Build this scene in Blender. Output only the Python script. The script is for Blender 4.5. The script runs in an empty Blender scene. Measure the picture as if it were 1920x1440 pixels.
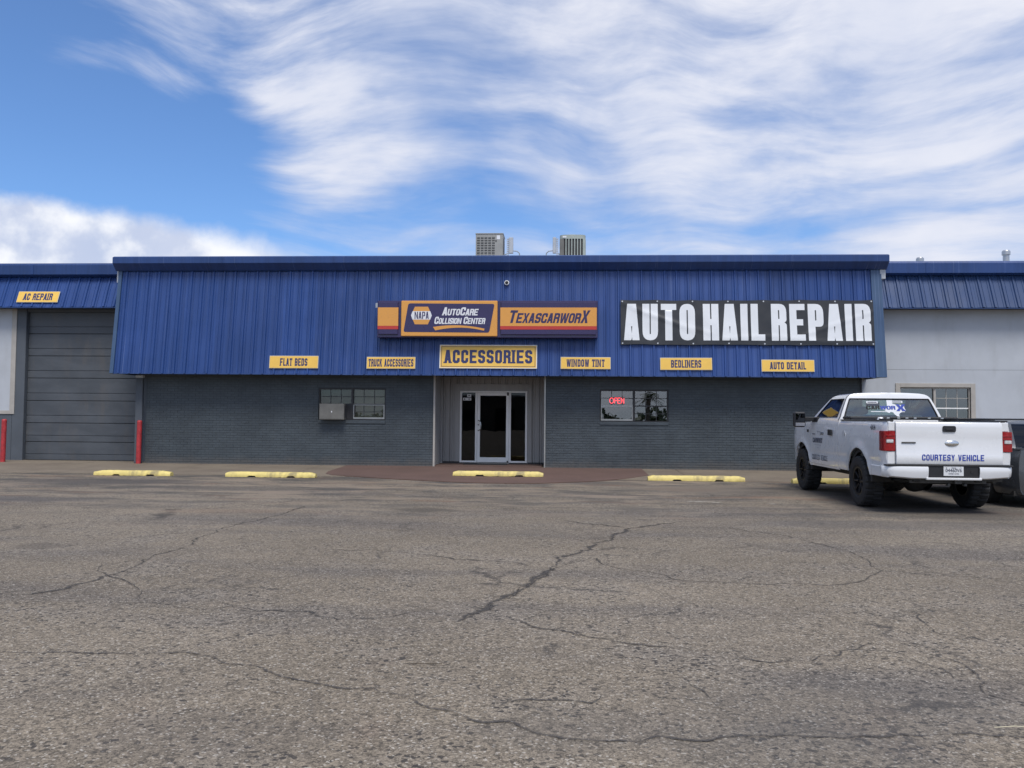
import bpy, bmesh, math, random
from mathutils import Vector, Matrix, noise as mn
from mathutils.geometry import tessellate_polygon
random.seed(7)
R = math.radians
sc = bpy.context.scene
col = sc.collection

# ------------------------------------------------------------------ camera
cam_d = bpy.data.cameras.new("camera"); cam = bpy.data.objects.new("camera", cam_d); col.objects.link(cam)
F, H = 1553.0, 1.45
yaw, pitch, roll = R(3.35), math.atan(62 / F), R(0.48)
fw = Vector((-math.sin(yaw) * math.cos(pitch), math.cos(yaw) * math.cos(pitch), math.sin(pitch)))
r0 = fw.cross(Vector((0, 0, 1))).normalized(); u0 = r0.cross(fw)
rt = r0 * math.cos(roll) + u0 * math.sin(roll); up = rt.cross(fw)
cam.matrix_world = Matrix(((rt.x, up.x, -fw.x, 0), (rt.y, up.y, -fw.y, 0), (rt.z, up.z, -fw.z, H), (0, 0, 0, 1)))
cam_d.sensor_width = 36; cam_d.lens = F / 1920 * 36; cam_d.clip_end = 2000
sc.camera = cam
sc.render.resolution_x, sc.render.resolution_y = 1024, 768
sc.view_settings.view_transform = 'Standard'; sc.view_settings.look = 'None'
sc.view_settings.exposure = 0.12; sc.view_settings.gamma = 1
sc.view_settings.use_curve_mapping = False

# ------------------------------------------------------------------ node helper
class NT:
    def __init__(s, tree): s.t = tree; s.n = tree.nodes; s.l = tree.links
    def N(s, typ, **kw):
        n = s.n.new(typ)
        for k, v in kw.items():
            if k.startswith('i_'):
                key = k[2:]
                key = int(key) if key.isdigit() else key.replace('_', ' ')
                s.set(n.inputs[key], v)
            else: setattr(n, k, v)
        return n
    def set(s, sock, v):
        if isinstance(v, bpy.types.NodeSocket): s.l.new(v, sock)
        else: sock.default_value = v
    def math(s, op, a, b=0.5, c=None, clamp=False):
        n = s.n.new('ShaderNodeMath'); n.operation = op; n.use_clamp = clamp
        s.set(n.inputs[0], a); s.set(n.inputs[1], b)
        if c is not None: s.set(n.inputs[2], c)
        return n.outputs[0]
    def vmath(s, op, a, b=(0, 0, 0), scale=None):
        n = s.n.new('ShaderNodeVectorMath'); n.operation = op
        s.set(n.inputs[0], a); s.set(n.inputs[1], b)
        if scale is not None: s.set(n.inputs['Scale'], scale)
        return n.outputs['Value'] if op in ('LENGTH', 'DISTANCE', 'DOT_PRODUCT') else n.outputs[0]
    def noise(s, vec, scale, detail=4, rough=.55, dist=0.0, color=False):
        n = s.n.new('ShaderNodeTexNoise'); s.set(n.inputs['Vector'], vec)
        n.inputs['Scale'].default_value = scale; n.inputs['Detail'].default_value = detail
        n.inputs['Roughness'].default_value = rough; n.inputs['Distortion'].default_value = dist
        return n.outputs['Color'] if color else n.outputs['Fac']
    def ramp(s, v, a, b, lo=0.0, hi=1.0, smooth=True):
        n = s.n.new('ShaderNodeMapRange'); n.interpolation_type = 'SMOOTHSTEP' if smooth else 'LINEAR'
        s.set(n.inputs[0], v); n.inputs[1].default_value = a; n.inputs[2].default_value = b
        n.inputs[3].default_value = lo; n.inputs[4].default_value = hi
        return n.outputs[0]
    def mix(s, f, a, b, blend='MIX'):
        n = s.n.new('ShaderNodeMix'); n.data_type = 'RGBA'; n.blend_type = blend
        s.set(n.inputs[0], f)
        s.set(n.inputs[6], a if isinstance(a, bpy.types.NodeSocket) else (*a[:3], 1))
        s.set(n.inputs[7], b if isinstance(b, bpy.types.NodeSocket) else (*b[:3], 1))
        return n.outputs[2]

# ------------------------------------------------------------------ world: Nishita sky with thin cloud
SUN_EL, SUN_AZ = R(60), R(165)      # azimuth measured from +Y clockwise: behind the camera, to the right
w = bpy.data.worlds.new("World"); sc.world = w; w.use_nodes = True
t = NT(w.node_tree); t.n.clear()
SKY_S = 0.10
sky = t.N('ShaderNodeTexSky', sky_type='NISHITA', sun_disc=False, sun_elevation=SUN_EL, sun_rotation=SUN_AZ,
          altitude=300, air_density=1.0, dust_density=0.6, ozone_density=2.2)
tc = t.N('ShaderNodeTexCoord').outputs['Generated']
d = t.vmath('NORMALIZE', tc)
wc = t.noise(d, 3.2, 4, .55, color=True)
warp = t.vmath('SCALE', t.vmath('SUBTRACT', wc, (.5, .5, .5)), scale=.20)
dw = t.vmath('ADD', d, warp)
def streaks(rot, sx, sz, sc_, det=8, dist=.15, src=None):
    m_ = t.N('ShaderNodeMapping'); t.set(m_.inputs[0], src or dsoft); m_.inputs['Rotation'].default_value = (0, R(rot), 0); m_.inputs['Scale'].default_value = (sx, 1.2, sz)
    return t.noise(m_.outputs[0], sc_, det, .58, dist)
dsoft = t.vmath('ADD', d, t.vmath('SCALE', t.vmath('SUBTRACT', t.noise(d, 2.2, 2, .5, color=True), (.5, .5, .5)), scale=.22))
streak = streaks(-22, 1.5, 6.5, 1.5)
fine = streaks(-28, 3.0, 15, 2.2, 6, .3)
soft = t.noise(dw, 3.4, 5, .55)
wisp = streaks(36, 2.0, 9, 2.0)
def blob(c, rad, amp, src=dw):
    return t.ramp(t.vmath('DISTANCE', src, c), 0.0, rad, amp, 0.0)
blobs = [((-.56, .80, .29), .33, -.95), ((-.42, .88, .24), .20, -.62), ((-.66, .68, .42), .30, -.6), ((-.36, .90, .26), .14, -.35), ((-.56, .73, .40), .17, -.75),
         ((-.415, .83, .40), .09, .22), ((-.36, .865, .37), .10, .26), ((-.31, .89, .34), .10, .28), ((-.25, .915, .315), .12, .40), ((-.18, .935, .30), .08, .22),
         ((-.22, .95, .215), .13, -.48), ((-.10, .95, .285), .09, -.22), ((-.13, .97, .20), .06, .20),
         ((-.20, .87, .44), .20, .20), ((.25, .89, .36), .42, .42), ((.28, .935, .20), .17, -.30), ((.06, .95, .25), .10, .05),
         ((.05, .955, .29), .07, -.22), ((-.02, .975, .18), .12, .22), ((.44, .87, .17), .13, .30), ((0, -.9, .4), 1.0, .45), ((0, 0, 1), .8, .35)]
acc = None
for c, rad, amp in blobs:
    b = blob(c, rad, amp)
    acc = b if acc is None else t.math('ADD', acc, b)
left = t.ramp(t.vmath('DOT_PRODUCT', d, (1, 0, 0)), -.28, -.10, 1.0, 0.0)
smix = t.math('ADD', t.math('MULTIPLY', wisp, left), t.math('MULTIPLY', streak, t.math('SUBTRACT', 1.0, left)))
s1 = t.math('ADD', t.math('MULTIPLY', t.math('SUBTRACT', smix, .5), 2.7), t.math('MULTIPLY', t.math('SUBTRACT', fine, .5), 1.15))
s1 = t.math('ADD', s1, t.math('MULTIPLY', t.math('SUBTRACT', soft, .5), 1.1))
dens = t.math('ADD', t.math('ADD', s1, acc), .06)
cov = t.ramp(dens, -.60, .78, 0.03, .96)
lo1 = t.vmath('MULTIPLY', t.vmath('SUBTRACT', t.vmath('ADD', d, t.vmath('SCALE', t.vmath('SUBTRACT', t.noise(d, 11, 7, .6, color=True), (.5, .5, .5)), scale=.042)), (-.545, .82, .140)), (.62, 1.0, 2.9))
lowc = t.ramp(t.vmath('LENGTH', lo1), .185, .255, .97, 0.0)
cov = t.math('MAXIMUM', cov, lowc)
cshade = t.math('ADD', t.math('MULTIPLY', t.ramp(dens, -.1, .9), .6), t.math('MULTIPLY', t.ramp(t.noise(dw, 5, 5), .3, .7), .4))
ccol = t.mix(cshade, (5.0, 5.7, 7.5), (8.1, 8.2, 8.9))
ccol = t.mix(t.math('MULTIPLY', lowc, t.ramp(t.noise(d, 14, 5), .35, .6)), ccol, (9.2, 9.3, 9.6))
skyc = t.mix(1.0, sky.outputs[0], (.82, 1.12, 1.48), 'MULTIPLY')
fin = t.mix(cov, skyc, ccol)
bg = t.N('ShaderNodeBackground'); t.set(bg.inputs[0], fin); bg.inputs[1].default_value = SKY_S
wo = t.N('ShaderNodeOutputWorld'); t.l.new(bg.outputs[0], wo.inputs[0])

sd = bpy.data.lights.new("sun", 'SUN'); so = bpy.data.objects.new("sun", sd); col.objects.link(so)
sd.energy = 2.7; sd.angle = R(24); sd.color = (1, .95, .88)
sdir = Vector((math.sin(SUN_AZ) * math.cos(SUN_EL), math.cos(SUN_AZ) * math.cos(SUN_EL), math.sin(SUN_EL)))
so.rotation_euler = sdir.to_track_quat('Z', 'Y').to_euler()

# ------------------------------------------------------------------ materials
def mat(name, c, rough=.6, metal=0.0, var=.12, vscale=3.0, bump=0.0, bscale=40.0, spec=.5, coat=0.0, emit=None, estr=0.0, stretch=(1, 1, 1), dirt=0.0):
    m = bpy.data.materials.new(name); m.use_nodes = True
    q = NT(m.node_tree); p = q.n['Principled BSDF']
    geo = q.N('ShaderNodeTexCoord').outputs['Object']
    vec = q.vmath('MULTIPLY', geo, stretch)
    n = q.noise(vec, vscale, 5, .6)
    k = q.ramp(n, .25, .75, 1 - var, 1 + var)
    cc = q.vmath('SCALE', tuple(c), scale=k)
    if dirt > 0:
        dn = q.ramp(q.noise(q.vmath('MULTIPLY', geo, (1.3, 1.3, .35)), 2.1, 6, .65), .48, .72, 0, dirt)
        cc = q.mix(dn, cc, (.16, .13, .10))
    q.set(p.inputs['Base Color'], cc)
    p.inputs['Roughness'].default_value = rough; p.inputs['Metallic'].default_value = metal
    q.set(p.inputs['Roughness'], q.ramp(n, .2, .8, max(rough - .08, .02), min(rough + .08, 1)))
    p.inputs['Specular IOR Level'].default_value = spec; p.inputs['Coat Weight'].default_value = coat
    if coat: p.inputs['Coat Roughness'].default_value = .06
    if bump:
        bn = q.N('ShaderNodeBump'); bn.inputs['Strength'].default_value = bump; bn.inputs['Distance'].default_value = .01
        q.set(bn.inputs['Height'], q.noise(geo, bscale, 5, .6)); q.l.new(bn.outputs[0], p.inputs['Normal'])
    if emit:
        p.inputs['Emission Color'].default_value = (*emit, 1); p.inputs['Emission Strength'].default_value = estr
    return m

def blue_metal(name, c, glint_amt=.42, rough_=.0):
    m = bpy.data.materials.new(name); m.use_nodes = True
    q = NT(m.node_tree); p = q.n['Principled BSDF']
    g = q.N('ShaderNodeNewGeometry').outputs['Position']
    oi = q.N('ShaderNodeObjectInfo').outputs['Random']
    n = q.noise(q.vmath('MULTIPLY', g, (9, 1, .6)), 1.0, 6, .6)
    n2 = q.noise(g, .7, 3)
    k = q.math('MULTIPLY', q.ramp(n, .3, .7, .90, 1.10), q.math('ADD', q.math('MULTIPLY', oi, .20), .90))
    k = q.math('MULTIPLY', k, q.ramp(n2, .3, .7, .92, 1.08))
    cc = q.vmath('SCALE', tuple(c), scale=k)
    chalk = q.ramp(q.noise(q.vmath('MULTIPLY', g, (42, 1, .22)), 1.0, 4, .6), .60, .74, 0, glint_amt)  # thin pale streaks painted into the colour as highlights on the ribs
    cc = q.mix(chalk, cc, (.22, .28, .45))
    q.set(p.inputs['Base Color'], cc); q.set(p.inputs['Roughness'], q.ramp(n2, .3, .7, .34 + rough_, .5 + rough_))
    bn = q.N('ShaderNodeBump'); bn.inputs['Strength'].default_value = .25; bn.inputs['Distance'].default_value = .02
    q.set(bn.inputs['Height'], q.noise(q.vmath('MULTIPLY', g, (3, 1, 1.2)), 1.6, 3)); q.l.new(bn.outputs[0], p.inputs['Normal'])
    return m

def glass(name, tint=(.5, .52, .5), refl=.10, rough=.01):
    m = bpy.data.materials.new(name); m.use_nodes = True
    q = NT(m.node_tree); q.n.remove(q.n['Principled BSDF'])
    tr = q.N('ShaderNodeBsdfTransparent'); tr.inputs[0].default_value = (*tint, 1)
    gl = q.N('ShaderNodeBsdfGlossy'); gl.inputs['Roughness'].default_value = rough; gl.inputs[0].default_value = (.95, .97, 1, 1)
    geo = q.N('ShaderNodeTexCoord').outputs['Object']
    bn = q.N('ShaderNodeBump'); bn.inputs['Strength'].default_value = .03; bn.inputs['Distance'].default_value = .02
    q.set(bn.inputs['Height'], q.noise(geo, 1.8, 2)); q.l.new(bn.outputs[0], gl.inputs['Normal'])
    gg = q.N('ShaderNodeNewGeometry')
    ct = q.math('ABSOLUTE', q.vmath('DOT_PRODUCT', gg.outputs['Incoming'], gg.outputs['Normal']))
    f = q.math('ADD', q.math('MULTIPLY', q.math('POWER', q.math('SUBTRACT', 1.0, ct, clamp=True), 5.0), .85), refl, clamp=True)
    mx = q.N('ShaderNodeMixShader'); q.set(mx.inputs[0], f); q.l.new(tr.outputs[0], mx.inputs[1]); q.l.new(gl.outputs[0], mx.inputs[2])
    q.l.new(mx.outputs[0], q.n['Material Output'].inputs[0])
    return m

M = {}
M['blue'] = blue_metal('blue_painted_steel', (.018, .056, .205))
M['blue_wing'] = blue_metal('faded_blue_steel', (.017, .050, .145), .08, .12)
M['blue_dk'] = blue_metal('blue_trim_steel', (.016, .047, .16))
M['blue_trim'] = blue_metal('weathered_blue_trim', (.045, .088, .17))
M['brick'] = mat('grey_painted_brick', (.060, .074, .085), .62, var=.16, vscale=1.1, bump=.35, bscale=90)
def brick_material(name, c):
    m = bpy.data.materials.new(name); m.use_nodes = True
    q = NT(m.node_tree); p = q.n['Principled BSDF']; g = q.N('ShaderNodeNewGeometry').outputs['Position']
    sp = q.N('ShaderNodeSeparateXYZ'); q.set(sp.inputs[0], g)
    k = q.math('MULTIPLY', q.ramp(q.noise(g, 1.1, 5, .6), .3, .7, .86, 1.14), q.ramp(q.noise(q.vmath('MULTIPLY', g, (4.5, 1, 14)), 1.0, 2, .5), .35, .65, .92, 1.08))
    cc = q.vmath('SCALE', tuple(c), scale=k)
    spl = q.math('MULTIPLY', q.ramp(q.math('ADD', sp.outputs[2], q.math('MULTIPLY', q.noise(g, 2.5, 5, .7), .5)), .30, .62, 1, 0), .55)
    cc = q.mix(spl, cc, (.125, .110, .095))
    run = q.math('MULTIPLY', q.ramp(q.noise(q.vmath('MULTIPLY', g, (5, 1, .5)), 1.2, 5, .65), .58, .72), .30)
    cc = q.mix(run, cc, (.10, .115, .125))
    chip = q.math('MULTIPLY', q.ramp(q.noise(g, 16, 4, .7), .72, .76), .6); cc = q.mix(chip, cc, (.16, .15, .14))
    q.set(p.inputs['Base Color'], cc); p.inputs['Roughness'].default_value = .62
    bn = q.N('ShaderNodeBump'); bn.inputs['Strength'].default_value = .4; bn.inputs['Distance'].default_value = .01
    q.set(bn.inputs['Height'], q.noise(g, 80, 4)); q.l.new(bn.outputs[0], p.inputs['Normal']); return m
M['brick'] = brick_material('worn_grey_painted_brick', (.060, .074, .085))
M['mortar'] = mat('grey_painted_mortar', (.050, .062, .072), .75, var=.1, vscale=2)
M['greywall'] = mat('grey_painted_block', (.085, .098, .115), .65, var=.1, vscale=1.5, bump=.3, bscale=60)
M['stucco'] = mat('pale_stucco', (.45, .475, .51), .8, var=.07, vscale=.9, bump=.35, bscale=70, dirt=.10)
M['tan'] = mat('tan_trim_paint', (.40, .375, .34), .6, var=.1, vscale=3)
M['siding'] = mat('grey_metal_siding', (.34, .335, .325), .5, .1, var=.1, vscale=2, stretch=(6, 6, .5))
M['whitealu'] = mat('white_aluminium', (.86, .86, .84), .35, .0, var=.05)
M['alu'] = mat('aluminium_sash', (.42, .42, .40), .35, .6, var=.1)
M['bronze'] = mat('dark_bronze_frame', (.030, .030, .032), .5, var=.15)
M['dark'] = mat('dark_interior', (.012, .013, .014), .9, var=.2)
M['blind'] = mat('grey_window_blind', (.30, .29, .26), .8, var=.1, vscale=2)
M['blind_dk'] = mat('dark_window_blind', (.13, .13, .12), .8, var=.1)
M['soffit'] = mat('dark_soffit', (.022, .024, .028), .7, var=.1)
M['glass'] = glass('window_glass', (.60, .61, .58), .15)
M['glass_clear'] = glass('clear_window_glass', (.80, .81, .76), .045)
M['dglass'] = glass('dark_door_glass', (.14, .15, .16), .035)
M['cglass'] = glass('car_glass', (.60, .72, .66), .16)
M['cglass_dk'] = glass('tinted_car_glass', (.05, .055, .06), .05)
M['yellow'] = mat('yellow_sign_face', (.82, .51, .095), .45, var=.04)
M['yedge'] = mat('sign_board_edge', (.55, .55, .50), .5, var=.05)
M['navy'] = mat('navy_lettering', (.022, .030, .115), .45, var=.05)
M['orange'] = mat('orange_sign_face', (.72, .33, .06), .3, var=.03, coat=.3)
M['purple'] = mat('purple_sign_face', (.030, .020, .085), .3, var=.06, coat=.3)
M['red'] = mat('red_stripe', (.50, .045, .035), .35, var=.05)
M['signwhite'] = mat('white_lettering', (.74, .75, .77), .45, var=.03)
M['vinyl_black'] = mat('black_vinyl_banner', (.022, .024, .028), .42, var=.1, vscale=4)
M['vinyl_white'] = mat('white_vinyl_print', (.72, .74, .76), .42, var=.03)
M['neon'] = mat('red_neon', (.8, .05, .06), .3, emit=(1, .07, .09), estr=2.2)
M['doorgrey'] = mat('grey_garage_door_paint', (.075, .084, .096), .5, var=.16, vscale=1.3, bump=.5, bscale=2.5, stretch=(1, 1, 2.5), dirt=.22)
M['bollard'] = mat('red_bollard_paint', (.42, .035, .04), .5, var=.25, vscale=9, bump=.2)
M['acgrey'] = mat('grey_unit_casing', (.30, .30, .285), .5, var=.1)
M['acgreen'] = mat('greenish_unit_casing', (.36, .40, .36), .5, var=.1)
M['acdark'] = mat('unit_dark_coil', (.045, .045, .048), .7, var=.2)
M['acbeige'] = mat('old_beige_casing', (.145, .142, .130), .6, var=.15, vscale=5)
M['galv'] = mat('galvanised_metal', (.50, .51, .52), .4, .6, var=.1)
M['pvc'] = mat('grey_conduit', (.30, .33, .36), .5, var=.1)
M['rubber'] = mat('tyre_rubber', (.016, .016, .017), .78, var=.25, vscale=12, bump=.3)
M['blackplastic'] = mat('black_plastic', (.018, .018, .020), .5, var=.15)
M['truck'] = mat('white_truck_paint', (.73, .735, .74), .28, var=.025, vscale=2, coat=.9)
M['seam'] = mat('dark_gap', (.02, .02, .022), .8, var=.1)
M['chrome'] = mat('satin_chrome', (.72, .72, .70), .22, .9, var=.05)
M['tail'] = mat('red_tail_lens', (.30, .006, .010), .12, var=.15, vscale=20, coat=1)
M['lensw'] = mat('clear_lens', (.70, .70, .70), .15, .3, var=.2, vscale=25, coat=1)
M['bluetext'] = mat('blue_vinyl_letters', (.035, .065, .36), .4, var=.05)
M['greytext'] = mat('grey_vinyl_letters', (.09, .10, .13), .4, var=.1)
M['plate'] = mat('licence_plate', (.70, .71, .72), .4, var=.05)
M['under'] = mat('dusty_underbody', (.030, .028, .026), .8, var=.3, vscale=6)
M['frame_steel'] = mat('grey_underbody_steel', (.075, .072, .066), .7, var=.3, vscale=6)
M['seat'] = mat('grey_cloth_seat', (.20, .22, .20), .9, var=.15)
M['cargrey'] = mat('dark_silver_car_paint', (.080, .086, .095), .28, .35, var=.04, coat=.8)
M['rim'] = mat('black_wheel_rim', (.012, .012, .013), .4, .3, var=.1)
M['rim_s'] = mat('silver_wheel_rim', (.4, .4, .42), .35, .8, var=.05)
M['leaf'] = mat('palm_leaf', (.05, .075, .03), .6, var=.3)
M['bark'] = mat('palm_trunk', (.12, .10, .08), .8, var=.3)
M['tanb'] = mat('far_tan_wall', (.10, .09, .08), .8, var=.2, vscale=.5)
M['mat'] = mat('dark_floor_mat', (.025, .026, .028), .95, var=.2, vscale=30)
M['straw'] = mat('dry_straw', (.5, .45, .32), .8, var=.2)
M['twig'] = mat('dark_twig', (.05, .035, .02), .8, var=.2)
M['roofing'] = mat('grey_roofing', (.3, .3, .3), .8, var=.1)

# ------------------------------------------------------------------ mesh helpers
def put(o, parent=None):
    col.objects.link(o)
    if parent: o.parent = parent
    return o
def tag(o, label=None, cat=None, group=None, kind=None):
    if label: o['label'] = label
    if cat: o['category'] = cat
    if group: o['group'] = group
    if kind: o['kind'] = kind
    return o
def empty(name, loc=(0, 0, 0), label=None, cat=None, group=None, parent=None):
    o = bpy.data.objects.new(name, None); o.location = loc; o.empty_display_size = .2
    put(o, parent); tag(o, label, cat, group); return o
def smooth_by_angle(bm, ang=35):
    lim = R(ang)
    for f in bm.faces: f.smooth = True
    for e in bm.edges:
        if len(e.link_faces) != 2 or e.calc_face_angle(0) > lim: e.smooth = False
class MB:
    def __init__(s): s.b = bmesh.new()
    def box(s, x0, x1, y0, y1, z0, z1, bev=0.0):
        vs = [s.b.verts.new(v) for v in ((x0, y0, z0), (x1, y0, z0), (x1, y1, z0), (x0, y1, z0), (x0, y0, z1), (x1, y0, z1), (x1, y1, z1), (x0, y1, z1))]
        fs = [s.b.faces.new([vs[i] for i in f]) for f in ((0, 3, 2, 1), (4, 5, 6, 7), (0, 1, 5, 4), (1, 2, 6, 5), (2, 3, 7, 6), (3, 0, 4, 7))]
        if bev:
            es = list({e for f in fs for e in f.edges})
            bmesh.ops.bevel(s.b, geom=es, offset=bev, segments=1, affect='EDGES', clamp_overlap=True)
        return s
    def face(s, pts): 
        s.b.faces.new([s.b.verts.new(p) for p in pts]); return s
    def prism(s, pts, a0, a1, axis='y', bev=0.0):
        # pts: list of 2D points; axis: extrusion axis
        def mk(p, a):
            return {'y': (p[0], a, p[1]), 'x': (a, p[0], p[1]), 'z': (p[0], p[1], a)}[axis]
        v0 = [s.b.verts.new(mk(p, a0)) for p in pts]; v1 = [s.b.verts.new(mk(p, a1)) for p in pts]
        fs = [s.b.faces.new(v0), s.b.faces.new(v1[::-1])]
        n = len(pts)
        for i in range(n):
            j = (i + 1) % n; fs.append(s.b.faces.new((v0[i], v1[i], v1[j], v0[j])))
        if bev: bmesh.ops.bevel(s.b, geom=list({e for f in fs for e in f.edges}), offset=bev, segments=2, affect='EDGES', clamp_overlap=True)
        return s
    def cyl(s, p0, p1, r0_, r1_=None, n=16, caps=True):
        r1_ = r0_ if r1_ is None else r1_
        p0, p1 = Vector(p0), Vector(p1); ax = (p1 - p0).normalized()
        a = ax.orthogonal().normalized(); b = ax.cross(a)
        c0 = [s.b.verts.new(p0 + (a * math.cos(k * 2 * math.pi / n) + b * math.sin(k * 2 * math.pi / n)) * r0_) for k in range(n)]
        c1 = [s.b.verts.new(p1 + (a * math.cos(k * 2 * math.pi / n) + b * math.sin(k * 2 * math.pi / n)) * r1_) for k in range(n)]
        for k in range(n):
            j = (k + 1) % n; s.b.faces.new((c0[k], c0[j], c1[j], c1[k]))
        if caps: s.b.faces.new(c0[::-1]); s.b.faces.new(c1)
        return s
    def tube(s, pts, r, n=8):
        for a, b in zip(pts[:-1], pts[1:]): s.cyl(a, b, r, n=n)
        return s
    def lathe(s, prof, axis='x', n=48, c=(0, 0, 0)):
        rings = []
        for k in range(n):
            a = k * 2 * math.pi / n; ca, sa = math.cos(a), math.sin(a); ring = []
            for (t_, r_) in prof:
                p = {'x': (t_, r_ * ca, r_ * sa), 'y': (r_ * ca, t_, r_ * sa), 'z': (r_ * ca, r_ * sa, t_)}[axis]
                ring.append(s.b.verts.new((p[0] + c[0], p[1] + c[1], p[2] + c[2])))
            rings.append(ring)
        for k in range(n):
            a, b = rings[k], rings[(k + 1) % n]
            for i in range(len(prof) - 1): s.b.faces.new((a[i], a[i + 1], b[i + 1], b[i]))
        return s
    def grid(s, rows, closed=False):
        vr = [[s.b.verts.new(p) for p in r] for r in rows]
        for i in range(len(vr) - 1):
            for j in range(len(vr[0]) - 1):
                s.b.faces.new((vr[i][j], vr[i][j + 1], vr[i + 1][j + 1], vr[i + 1][j]))
        return vr
    def build(s, name, m, parent=None, loc=(0, 0, 0), rot=None, smooth=None, recalc=True, clean=True):
        if clean: bmesh.ops.remove_doubles(s.b, verts=s.b.verts, dist=1e-5)
        if recalc: bmesh.ops.recalc_face_normals(s.b, faces=s.b.faces)
        if smooth: smooth_by_angle(s.b, smooth)
        me = bpy.data.meshes.new(name); s.b.to_mesh(me); s.b.free()
        me.materials.append(m if not isinstance(m, str) else M[m])
        o = bpy.data.objects.new(name, me); o.location = loc
        if rot: o.rotation_euler = rot
        return put(o, parent)
def B(name, m, parent, *boxes, bev=0.0, loc=(0, 0, 0), rot=None, kind=None):
    mb = MB()
    for b in boxes: mb.box(*b, bev=bev)
    o = mb.build(name, m, parent, loc, rot)
    if kind: o['kind'] = kind
    return o

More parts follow.
